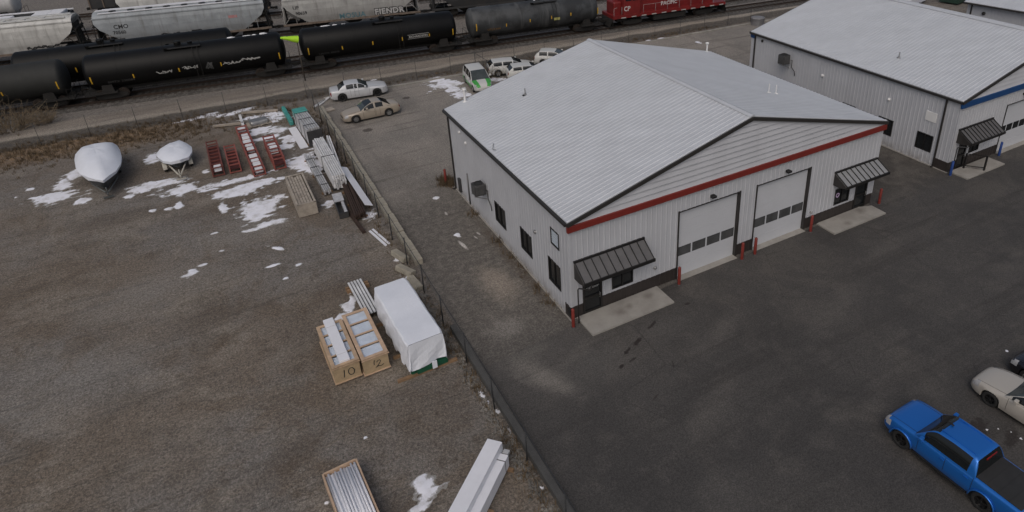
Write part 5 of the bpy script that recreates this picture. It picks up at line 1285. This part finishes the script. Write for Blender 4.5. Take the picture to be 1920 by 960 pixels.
# red steel racks lying in a row
def rack(cx, cy, L, W, H, rot, mat, label, rung=.62, snow=0, low=False):
    o = empty('steel_rack', (cx,cy,0), rot, label, 'rack', 'red steel racks lying in a row'); g = MB()
    for s in (-1,1):
        for z in (.12, H): g = MB(); g.bar((s*W/2,-L/2,z),(s*W/2,L/2,z),.09,.10); g.build('side_rail', mat, o)
    n = max(3, int(L/rung)); r = random.Random(int(cx*10))
    for k in range(n+1):
        g = MB(); y = -L/2+.05+(L-.1)*k/n; g.bar((-W/2,y,H-.02),(W/2,y,H-.02),.07,.08); g.bar((-W/2,y,.12),(W/2,y,.12),.07,.07)
        for s in (-1,1): g.bar((s*W/2,y,.1),(s*W/2,y,H),.07,.06)
        g.build('cross_frame', mat, o)
    for k in range(n): d = MB(); y = -L/2+.1+(L-.1)*k/n; d.box(-W/2+.05,W/2-.05,y+.03,y+(L-.2)/n-.10,H*.45,H*.45+.05); d.build('shelf', RACKD, o)
    for k in range(n):
        if snow and r.random() < snow:
            y = -L/2+.1+(L-.1)*k/n; w = MB(); a = r.uniform(.05,.12); w.rbox(-W/2+.06+r.uniform(0,.1),W/2-.08,y+.03,y+(L-.2)/n-a,H*.45+.05,H-.02+r.uniform(-.05,.06),.05); w.build('snow', SNOWP, o)
    return o
rack(-13.7,29.4,5.3,.72,.75,0,M('brown_red_rack_paint',(.15,.045,.035),.7,var=.3,fine=.3),'dark brown red rack, leftmost of the row',snow=.12)
rack(-12.6,28.6,3.8,.70,.72,math.radians(0),RACKR,'shortest red rack, second from the left of the row',snow=.15)
rack(-11.3,29.9,9.4,.74,.52,math.radians(1.5),RACKR,'longest red rack, partly filled with snow, in the middle of the row',.74,.68)
rack(-9.80,27.9,4.8,.74,.92,math.radians(1),RACKR,'tall red rack, rightmost of the row, next to the snow patch',.62,.2)

# boats
def boat(loc, rz, outline, peak, base, label, hull_h, ridge, mat=WRAP):
    o = empty('covered_boat', loc, rz, label, 'boat', 'boats under white covers'); m = MB(); N = len(outline); rings = 7; vs = []
    for r_ in range(rings):
        t_ = r_/(rings-1)
        for k, (x, y) in enumerate(outline):
            s = 1-t_; px, py = peak; z = base+(ridge-base)*(1-(1-t_)**3.4)+(.045*math.sin(k*2.3+r_*.7)+RN.uniform(-.015,.015) if 0 < r_ < rings-1 else 0)
            vs.append((px+(x-px)*s, py+(y-py)*s*1.0, z+(.05*math.sin(k*1.9) if r_ == 0 else 0)))
    fs = [(r_*N+k, r_*N+(k+1)%N, (r_+1)*N+(k+1)%N, (r_+1)*N+k) for r_ in range(rings-1) for k in range(N)]
    m.add(vs, fs, True)
    low = [(x*.97, y*.97, base-.22+.05*math.sin(k*3)) for k, (x, y) in enumerate(outline)]
    m.add([(x,y,base+.05*math.sin(k*1.9)) for k,(x,y) in enumerate(outline)]+low, [(k,N+k,N+(k+1)%N,(k+1)%N) for k in range(N)], False)
    m.build('cover', mat, o)
    hl = MB(); kk = [(x*.35, y*.86, .42) for x, y in outline]; mid = [(x*.80, y*.94, .75) for x, y in outline]
    hl.add([(x*.94,y*.96,base-.1) for x,y in outline]+mid+kk, [(k,N+k,N+(k+1)%N,(k+1)%N) for k in range(N)]+[(N+k,2*N+k,2*N+(k+1)%N,N+(k+1)%N) for k in range(N)]+[tuple(range(2*N,3*N))], True)
    hl.build('hull', M('dark_hull_paint',(.03,.035,.04),.4,var=.3), o)
    return o
def trailer(loc, rz, L, W, mat, label, tongue, wheels_y=.3):
    o = empty('boat_trailer', loc, rz, label, 'trailer'); g = MB()
    for s in (-1,1): g.tube([(s*W/2,L/2,.48),(s*W/2,-L/2+1.2,.46),(s*.08,-L/2-tongue+.2,.42)], .055, 6)
    for y in (L/2-.3, 0, -L/2+1.2): g.bar((-W/2,y,.46),(W/2,y,.46),.07)
    g.build('frame', mat, o)
    for s in (-1,1):
        w = MB(); w.lathe((s*(W/2+.12),wheels_y,.3),(s,0,0),[(0,.17),(0,.3),(.17,.3),(.18,.17)],18); wh = w.build('wheel', TYRE, o)
        w = MB(); w.lathe((s*(W/2+.14),wheels_y,.3),(s,0,0),[(.12,.17),(.10,.0)],14); w.build('rim', RIMS, wh)
        f = MB(); pts = [(s*(W/2+.20),wheels_y+.42*math.cos(a),.3+.40*math.sin(a)) for a in [math.pi*k/8 for k in range(9)]]; 
        vs = [(p[0]-.13,p[1],p[2]) for p in pts]+[(p[0]+.13,p[1],p[2]) for p in pts]; f.add(vs,[(k,k+1,10+k,9+k) for k in range(8)]); f.build('mudguard', mat, o)
    g = MB(); g.tube([(.0,-L/2-tongue+.25,.40),(.0,-L/2-tongue-.15,.40)], .05, 6); g.tube([(0,-L/2-tongue+.3,.02),(0,-L/2-tongue+.3,.75)], .035, 6); g.box(-.3,.3,-L/2-tongue-.06,-L/2-tongue+.06,.10,.18); g.build('hitch', mat, o)
    return o
out1 = [(0,-3.55),(.35,-3.1),(.85,-2.3),(1.22,-1.2),(1.38,0),(1.38,1.4),(1.30,2.6),(1.0,3.1),(0,3.2),(-1.0,3.1),(-1.30,2.6),(-1.38,1.4),(-1.38,0),(-1.22,-1.2),(-.85,-2.3),(-.35,-3.1)]
b1 = Vector((-20.75,30.9,0)); boat(b1, math.radians(6), out1, (0,1.2), 1.35, 'big covered boat with a pointed bow toward the camera, left of the small one', .9, 2.0)
trailer(b1, math.radians(6), 5.2, 1.5, M('dark_galvanised', (.12,.13,.13), .5, .4), 'dark trailer under the big covered boat', 1.0, .6)
out2 = [(-.3,-1.75),(.3,-1.8),(.85,-1.45),(1.12,-.6),(1.15,.2),(.85,1.3),(.5,2.0),(-.25,2.0),(-.9,1.2),(-1.2,.5),(-1.1,-.3),(-.8,-1.3)]
b2 = Vector((-16.15,30.7,0)); boat(b2, math.radians(0), out2, (.05,.3), 1.0, 'small boat under a creased white cover on a pale trailer', .7, 1.32)
trailer(b2, math.radians(2), 3.6, 1.25, M('cream_trailer_paint', (.42,.40,.35), .5, var=.2), 'cream painted trailer under the small covered boat', 1.3, -.8)

# fences
CHAIN = NT('chain_link'); _v = CHAIN.mapping(rot=(0,0,0), scale=(1,1,1)); _X, _Y, _Z = CHAIN.sep()
_h = CHAIN.math('ADD', _X, _Y)
_a = CHAIN.math('ABSOLUTE', CHAIN.math('SINE', CHAIN.math('MULTIPLY', CHAIN.math('ADD', _h, _Z), 44))); _b = CHAIN.math('ABSOLUTE', CHAIN.math('SINE', CHAIN.math('MULTIPLY', CHAIN.math('SUBTRACT', _h, _Z), 44)))
_w = CHAIN.math('MAXIMUM', CHAIN.math('LESS_THAN', _a, .10), CHAIN.math('LESS_THAN', _b, .10)); CHAIN.t.links.new(_w, CHAIN.b.inputs['Alpha']); CHAIN = CHAIN.fin((.10,.105,.11), .6, .4)
POSTM = M('fence_post_steel', (.045,.047,.05), .6, .3, var=.3)
def fence(name, label, pts, Hf, gap, top=True, rad=.032):
    o = empty(name, (0,0,0), 0, label, 'fence')
    for a, b in zip(pts, pts[1:]):
        a, b = Vector((*a,0)), Vector((*b,0)); d = b-a; n = max(1, round(d.length/gap))
        for k in range(n+1):
            if k == n and (b.x, b.y) != pts[-1]: continue
            p = a+d*k/n; g = MB(); lean = RN.uniform(-.05,.05); g.tube([(p.x,p.y,0),(p.x+lean,p.y,Hf+.03)], rad, 7); g.build('post', POSTM, o)
        g = MB(); g.add([(a.x,a.y,.04),(b.x,b.y,.04),(b.x,b.y,Hf),(a.x,a.y,Hf)],[(0,1,2,3)]); g.build('chain_link', CHAIN, o)
        if top: g = MB(); g.tube([(a.x,a.y,Hf),(b.x,b.y,Hf)], .018, 6, False); g.build('top_rail', POSTM, o)
    return o
fence('chain_link_fence', 'chain link fence on dark posts between the gravel yard and the building lot', [(-5.55,-16.0),(-5.55,3.0),(-5.45,38.9)], 1.75, 3.0)
fence('chain_link_fence', 'thin chain link fence along the railway at the back of the lots', [(-42,fence_y(-42)+.25),(-5.45,fence_y(-5.45)+.25),(48,fence_y(48)+.25)], 1.9, 3.4, False, .019)
fence('chain_link_fence', 'short chain link fence between the parked van and the white roofed cars', [(10.5,39.3-.6),(10.7,33.0)], 1.7, 3.0)
# low wall and blocks along the near fence
g = MB(); g.box(-5.40,-5.12,-17,2.4,0,.32); tag(g.build('retaining_wall', M('dark_wall_concrete', (.085,.083,.08), .9, var=.25, scale=1.2, fine=.3, bump=.02)), 'low dark concrete wall at the foot of the near end of the fence', 'wall')
BLK = M('tan_block_concrete', (.33,.305,.25), .9, var=.3, scale=1.6, fine=.5, bump=.03)
y = 9.2; r = random.Random(12); k = 0
first = MB(); first.rbox(-.22,.22,-.55,.55,0,.34,.03); proto = tag(first.build('concrete_block', BLK), 'tan concrete block in the row along the lot side of the fence', 'concrete block', 'concrete blocks in a row along the fence')
proto.location = (-4.93,y,0); y += 1.2
while y < 36.5:
    c = copy_tree(proto); c.location = (-4.93+r.uniform(-.04,.04), y, r.uniform(-.05,.02)); c.rotation_euler = (0,0,r.uniform(-.03,.03)); y += 1.2
for (x, y, a, z, l) in ((-5.72,9.8,.35,.05,'broken pale concrete block lying against the fence, near the white strips'), (-5.78,6.9,.15,.0,'fallen pale block against the fence beyond the white wrapped block'), (-5.85,8.3,.5,.0,'tilted pale slab between two blocks by the fence')):
    g = MB(); g.rbox(-.2,.2,-.6,.6,0,.30,.04); q = tag(g.build('concrete_block', BLK), l, 'concrete block'); q.location = (x,y,z); q.rotation_euler = (.05,.2,a)
# loose slab and boards by the silver car
for (x,y,a,w,l2,lab) in ((-4.55,35.4,.25,.55,.35,'flat pale slab on the ground left of the tan and silver cars'), (-4.35,37.8,-.7,.13,.95,'tilted pale plank at the tail of the silver car'), (-4.75,37.5,-.75,.10,.85,'second pale plank at the tail of the silver car, nearer the fence')):
    g = MB(); g.box(-w,w,-l2,l2,.02,.12); q = tag(g.build('scrap_board', OLDW if w > .2 else ALUW), lab, 'board'); q.location = (x,y,.02); q.rotation_euler = (0,0,a)
for (x,y,a,l2,lab) in ((-11.2,36.9,.0,1.3,'pale post lying across the scrap heap behind the red racks'), (-12.2,36.5,1.3,1.2,'dark plank in the scrap heap behind the red racks'), (-9.6,38.2,1.2,1.5,'long thin board in the scrap heap close to the back fence')):
    g = MB(); g.box(-.10,.10,-l2,l2,.05,.22); q = tag(g.build('scrap_board', ALUW if a == 0 else OLDW), lab, 'board'); q.location = (x,y,.02); q.rotation_euler = (0,0,a)
o = empty('pallet', (-10.0,35.6,0), .15, 'dirty pallet with a bundle of scrap behind the red racks', 'pallet'); g = MB()
for k in range(6): g.box(-.9,.9,-.62+.22*k,-.48+.22*k,.1,.13)
for x in (-.85,0,.85): g.box(x-.05,x+.05,-.62,.62,0,.1)
g.build('deck', OLDW, o); g = MB(); g.rbox(-.7,.7,-.45,.45,.13,.45,.12); g.build('scrap_load', STEEL, o)
g = MB(); g.lathe((0,0,0),(0,0,1),[(0,.75),(.75,.78),(.8,.82),(.86,.8),(.92,.5),(.95,0)],20); q = tag(g.build('grey_drum', M('grey_drum_paint',(.2,.2,.21),.6,var=.3)), 'round grey drum standing behind the far left corner of the blue banded building', 'drum'); q.location = tuple(at(1420,46,.0)); q.location.z = 0
# brush at the left edge and beside the parked van
BRUSH = M('dry_twigs', (.17,.13,.085), .9, var=.4, scale=4)
def brush(x, y, R, H, n, label, seed, name='dry_bush'):
    o = empty(name, (x,y,0), 0, label, 'bush'); r = random.Random(seed); g = MB(); f = MB()
    for k in range(n):
        a = r.uniform(0,6.28); rr_ = R*math.sqrt(r.random()); x0, y0 = rr_*.4*math.cos(a), rr_*.4*math.sin(a)
        p = [Vector((x0,y0,0))]; d = Vector((math.cos(a)*r.uniform(.3,1.1), math.sin(a)*r.uniform(.3,1.1), r.uniform(.4,1.2))).normalized()
        L_ = H*r.uniform(.5,1.1)
        for s in range(3): d = (d+Vector((r.uniform(-.5,.5),r.uniform(-.5,.5),r.uniform(-.35,.3)))).normalized(); p.append(p[-1]+d*L_/3)
        g.tube(p, [.028,.02,.013,.006], 4, False)
        for s in range(5):
            q = p[1+s % 3]; e = q+Vector((r.uniform(-.5,.5),r.uniform(-.5,.5),r.uniform(-.1,.45)))*.9; f.tube([q,(q+e)/2+Vector((0,0,.05)),e], [.012,.009,.004], 3, False)
    g.build('stems', BRUSH, o); f.build('twigs', BRUSH, o); return o
brush(-28.0,46.0,2.6,2.6,110,'tangled dry brown bush at the left edge, in front of the dusty tank wagon',1)
brush(-25.7,46.1,1.3,1.7,50,'smaller dry bush just right of the tangled one, before the dusty tank wagon',2)
brush(10.9,36.0,1.3,1.1,60,'dark bare brush between the white van and the white roofed cars',4)
# dry grass tufts (ground cover)
g = MB(); r = random.Random(9)
def tuft(x, y, h, n=7):
    for k in range(n):
        a = r.uniform(0,6.28); l = h*r.uniform(.6,1.2); bx, by = x+r.uniform(-.12,.12), y+r.uniform(-.12,.12); tx, ty = bx+math.cos(a)*l*.5, by+math.sin(a)*l*.5; w = .018
        px, py = -math.sin(a)*w, math.cos(a)*w
        g.add([(bx-px,by-py,0),(bx+px,by+py,0),(tx,ty,l)],[(0,1,2)])
for k in range(1900):
    x = r.uniform(-34,-6.5); dd = r.gauss(-1.6,1.5); y = fence_y(x)+dd
    if x > -14 and r.random() < .6: continue
    tuft(x, y, .28)
for k in range(700): x = r.uniform(-45,40); tuft(x, fence_y(x)+r.uniform(.1,1.2), .22)
for k in range(80): tuft(-.3+r.gauss(0,.12), r.choice([17.0,17.2,16.8,12,8.5,6.6,5.2,3.1,1.6])+r.gauss(0,.35), .32)
for k in range(500): tuft(-5.7+r.gauss(0,.22), r.uniform(-12,37), .25, 5)
for k in range(70): tuft(-.3+r.gauss(0,.35), 17.1+r.gauss(0,.35), .42, 8)
tag(g.build('dry_grass', M('dry_grass', (.125,.088,.05), .9, var=.4, scale=1)), None, None, kind='stuff')
# loose stones
g = MB(); r = random.Random(14)
def stone(x, y, s):
    vs = []; 
    for (a, b, c) in ((1,0,0),(0,1,0),(-1,0,0),(0,-1,0)): vs.append((x+a*s*r.uniform(.6,1.1), y+b*s*r.uniform(.6,1.1), .0))
    vs.append((x+r.uniform(-.3,.3)*s, y+r.uniform(-.3,.3)*s, s*r.uniform(.5,.9))); g.add(vs, [(0,1,4),(1,2,4),(2,3,4),(3,0,4)])
for k in range(1500):
    y = -9+40*(r.random()**1.7); x = r.uniform(-24,-5.8); stone(x, y, r.uniform(.015,.045))
for k in range(900): stone(-5.75+r.gauss(0,.16), r.uniform(-12,10), r.uniform(.04,.13))
for k in range(900): stone(r.uniform(-4.9,0), r.uniform(-.6,20), r.uniform(.02,.05))
for k in range(160): stone(-.35+r.gauss(0,.2), r.uniform(0,15), r.uniform(.03,.08))
tag(g.build('gravel_stones', M('pale_gravel_stone', (.17,.16,.145), .9, var=.5, scale=1.3)), None, None, kind='stuff')

# snow: one sheet, its surface dips under the ground at ragged edges
def snow_sheet(name, boxr, blobs, res=.07, th=.05, thr=0.0):
    x0, x1, y0, y1 = boxr; xs = np.arange(x0, x1, res); ys = np.arange(y0, y1, res); X, Y = np.meshgrid(xs, ys, indexing='ij'); F = np.full(X.shape, -9.0)
    for (cx, cy, rx, ry, rot) in blobs:
        c, s = math.cos(rot), math.sin(rot); u = ((X-cx)*c+(Y-cy)*s)/rx; v = (-(X-cx)*s+(Y-cy)*c)/ry
        F = np.maximum(F, 1-np.sqrt(u*u+v*v))
    Nn = (fbm(X, Y, .9, 5)-.5)*1.5+(fbm(X*.45, Y*1.7, 2.2, 4)-.5)*1.5+(fbm(X, Y, 4, 4)-.5)*1.3
    F = F+Nn*np.clip(1-F*.9, .2, 1)-.05
    Z = np.clip(F*1.1, -1, 1)*th; Z = np.where(Z > 0, Z*(.6+.4*fbm(X, Y, 3, 3)), Z)+.006
    keep = (F[:-1,:-1] > -.12)|(F[1:,:-1] > -.12)|(F[:-1,1:] > -.12)|(F[1:,1:] > -.12)
    idx = np.full(X.shape, -1); g = MB(); vs = []; fs = []
    for i, j in zip(*np.nonzero(keep)):
        q = []
        for a, b in ((i,j),(i+1,j),(i+1,j+1),(i,j+1)):
            if idx[a,b] < 0: idx[a,b] = len(vs); vs.append((X[a,b], Y[a,b], Z[a,b]))
            q.append(int(idx[a,b]))
        fs.append(tuple(q))
    g.add(vs, fs, True); return tag(g.build(name, SNOWG), None, None, kind='stuff')
_t = NT('snow_ground'); _e = _t.rng(_t.math('ADD', _t.sep()[2], _t.math('MULTIPLY', _t.math('SUBTRACT', _t.noise(9,4,.7), .5), .03)), .004, .017)
SNOWG = _t.fin(_t.mix(_e, (.26,.25,.235), _t.mix(_t.rng(_t.noise(1.5,5,.65),.42,.75), (.80,.81,.88), (.52,.51,.51))), .75)
PB = lambda u, v, ru, rv, rot=0.0: (lambda c, r_, u_: (c.x, c.y, (r_-c).length, (u_-c).length, rot))(at(u,v), at(u+ru,v), at(u,v-rv))
yard = [PB(100,372,34,10), PB(137,330,12,10), PB(118,345,14,12), PB(150,378,12,5), PB(305,345,38,9), PB(345,355,26,9), PB(285,295,10,9), PB(275,352,20,6),
    PB(430,342,60,6), PB(455,352,50,6), PB(480,344,50,4), PB(490,388,36,17), PB(478,405,24,14), PB(440,362,36,7), PB(418,388,8,12), PB(500,420,30,6), PB(470,432,18,4), PB(385,322,8,5),
    PB(572,303,28,17), PB(590,318,18,10), PB(505,226,30,7), PB(520,215,18,6), PB(488,245,18,9), PB(525,243,24,7), PB(540,258,14,8), PB(535,275,14,4), PB(505,258,30,4), PB(470,222,25,3),
    PB(430,214,22,3), PB(385,218,25,3.5), PB(355,225,22,2.5), PB(453,207,20,2.5), PB(520,466,26,3,-.9), PB(516,497,16,2), PB(360,512,14,6,.4), PB(400,438,9,2), PB(690,403,22,8), PB(745,486,7,6), PB(768,525,8,16),
    PB(655,578,12,9), PB(640,592,14,7), PB(660,560,5,10), PB(792,908,26,24), PB(782,955,24,8), PB(685,821,4,3), PB(612,943,5,4), PB(905,742,5,8), PB(915,755,4,9), PB(932,770,4,5), PB(955,808,4,9), PB(1015,913,5,6), PB(1000,862,3,6),
    PB(10,385,9,16), PB(240,370,9,3), PB(288,395,6,3), PB(315,392,6,3), PB(335,385,6,5), PB(25,353,4,2), PB(55,355,8,3), PB(560,497,6,3), PB(535,522,8,3), PB(620,380,12,6), PB(415,470,8,2), PB(380,497,10,2)]
snow_sheet('snow', (-26,-5.0,-9,42), yard, .08)
lot = [PB(838,158,28,12), PB(850,168,20,7), PB(862,178,16,6), PB(822,150,16,3), PB(905,160,14,7), PB(930,150,14,5), PB(818,371,8,4), PB(858,441,5,4), PB(1310,80,4,1.5), PB(1240,72,8,1.5), PB(1215,76,6,1.2), PB(700,150,8,1.5),
       PB(1888,658,4,2), PB(1878,767,3,2), PB(1850,806,4,2),PB(1872,805,3,2),PB(1895,810,3,2),PB(1915,823,4,2)]
snow_sheet('snow', (-4.8,35,-18,42), lot, .09)
tag(bpy.data.objects['snow'], None, None, kind='stuff')
# something dark green and a white parked trailer beyond the second building
o = empty('skip_container', (73.0,29.2,0), .2, 'dark green container with a yellow post beyond the blue banded building, at the top edge', 'container')
g = MB(); g.rbox(-2.6,2.6,-1.2,1.2,.2,2.2,.1); g.build('shell', M('dark_green_paint',(.015,.045,.03),.6,var=.3), o); g = MB(); g.box(-.1,.1,-1.35,-1.2,0,2.6); g.build('post', YEL, o)
o = empty('white_tank', (55.0,18.5,0), .0, 'white propane tank standing at the corner of the far building', 'gas tank')
g = MB(); g.lathe((-.0,-1.0,1.9),(0,1,0),[(0,0),(.12,.4),(.3,.55),(1.7,.55),(1.9,.4),(2.0,0)],18); g.build('shell', PLASTW, o); g = MB(); g.box(-.4,.4,-.7,-.6,0,1.5); g.box(-.4,.4,.6,.7,0,1.5); g.build('stand', DARKM, o)
for (x, y, s, lab) in ((65.5,30.8,1.0,'white covered trailer beyond the ridge of the blue banded building'),):
    o = empty('covered_trailer', (x,y,0), .3, lab, 'trailer'); g = MB(); g.rbox(-3,3,-1.2,1.2,.5,2.3,.3); g.build('cover', WRAP, o); g = MB(); g.box(-3,4,-.9,.9,.35,.5); g.build('frame', UNDER, o)
    for xx in (-.6,.4):
        for s2 in (-1,1): g = MB(); g.lathe((xx,s2*1.0,.35),(0,s2,0),[(0,.2),(0,.35),(.2,.35),(.2,.1)],16); g.build('wheel', TYRE, o)
# a fallen pole rod on the roof edge of the first building
g = MB(); g.tube([(.35,9.35,5.86),(.05,8.75,5.80),(.15,8.55,5.84)], .02, 5); tag(g.build('metal_rod', STEEL), 'thin bent metal rod lying on the roof edge of the red banded building', 'rod')
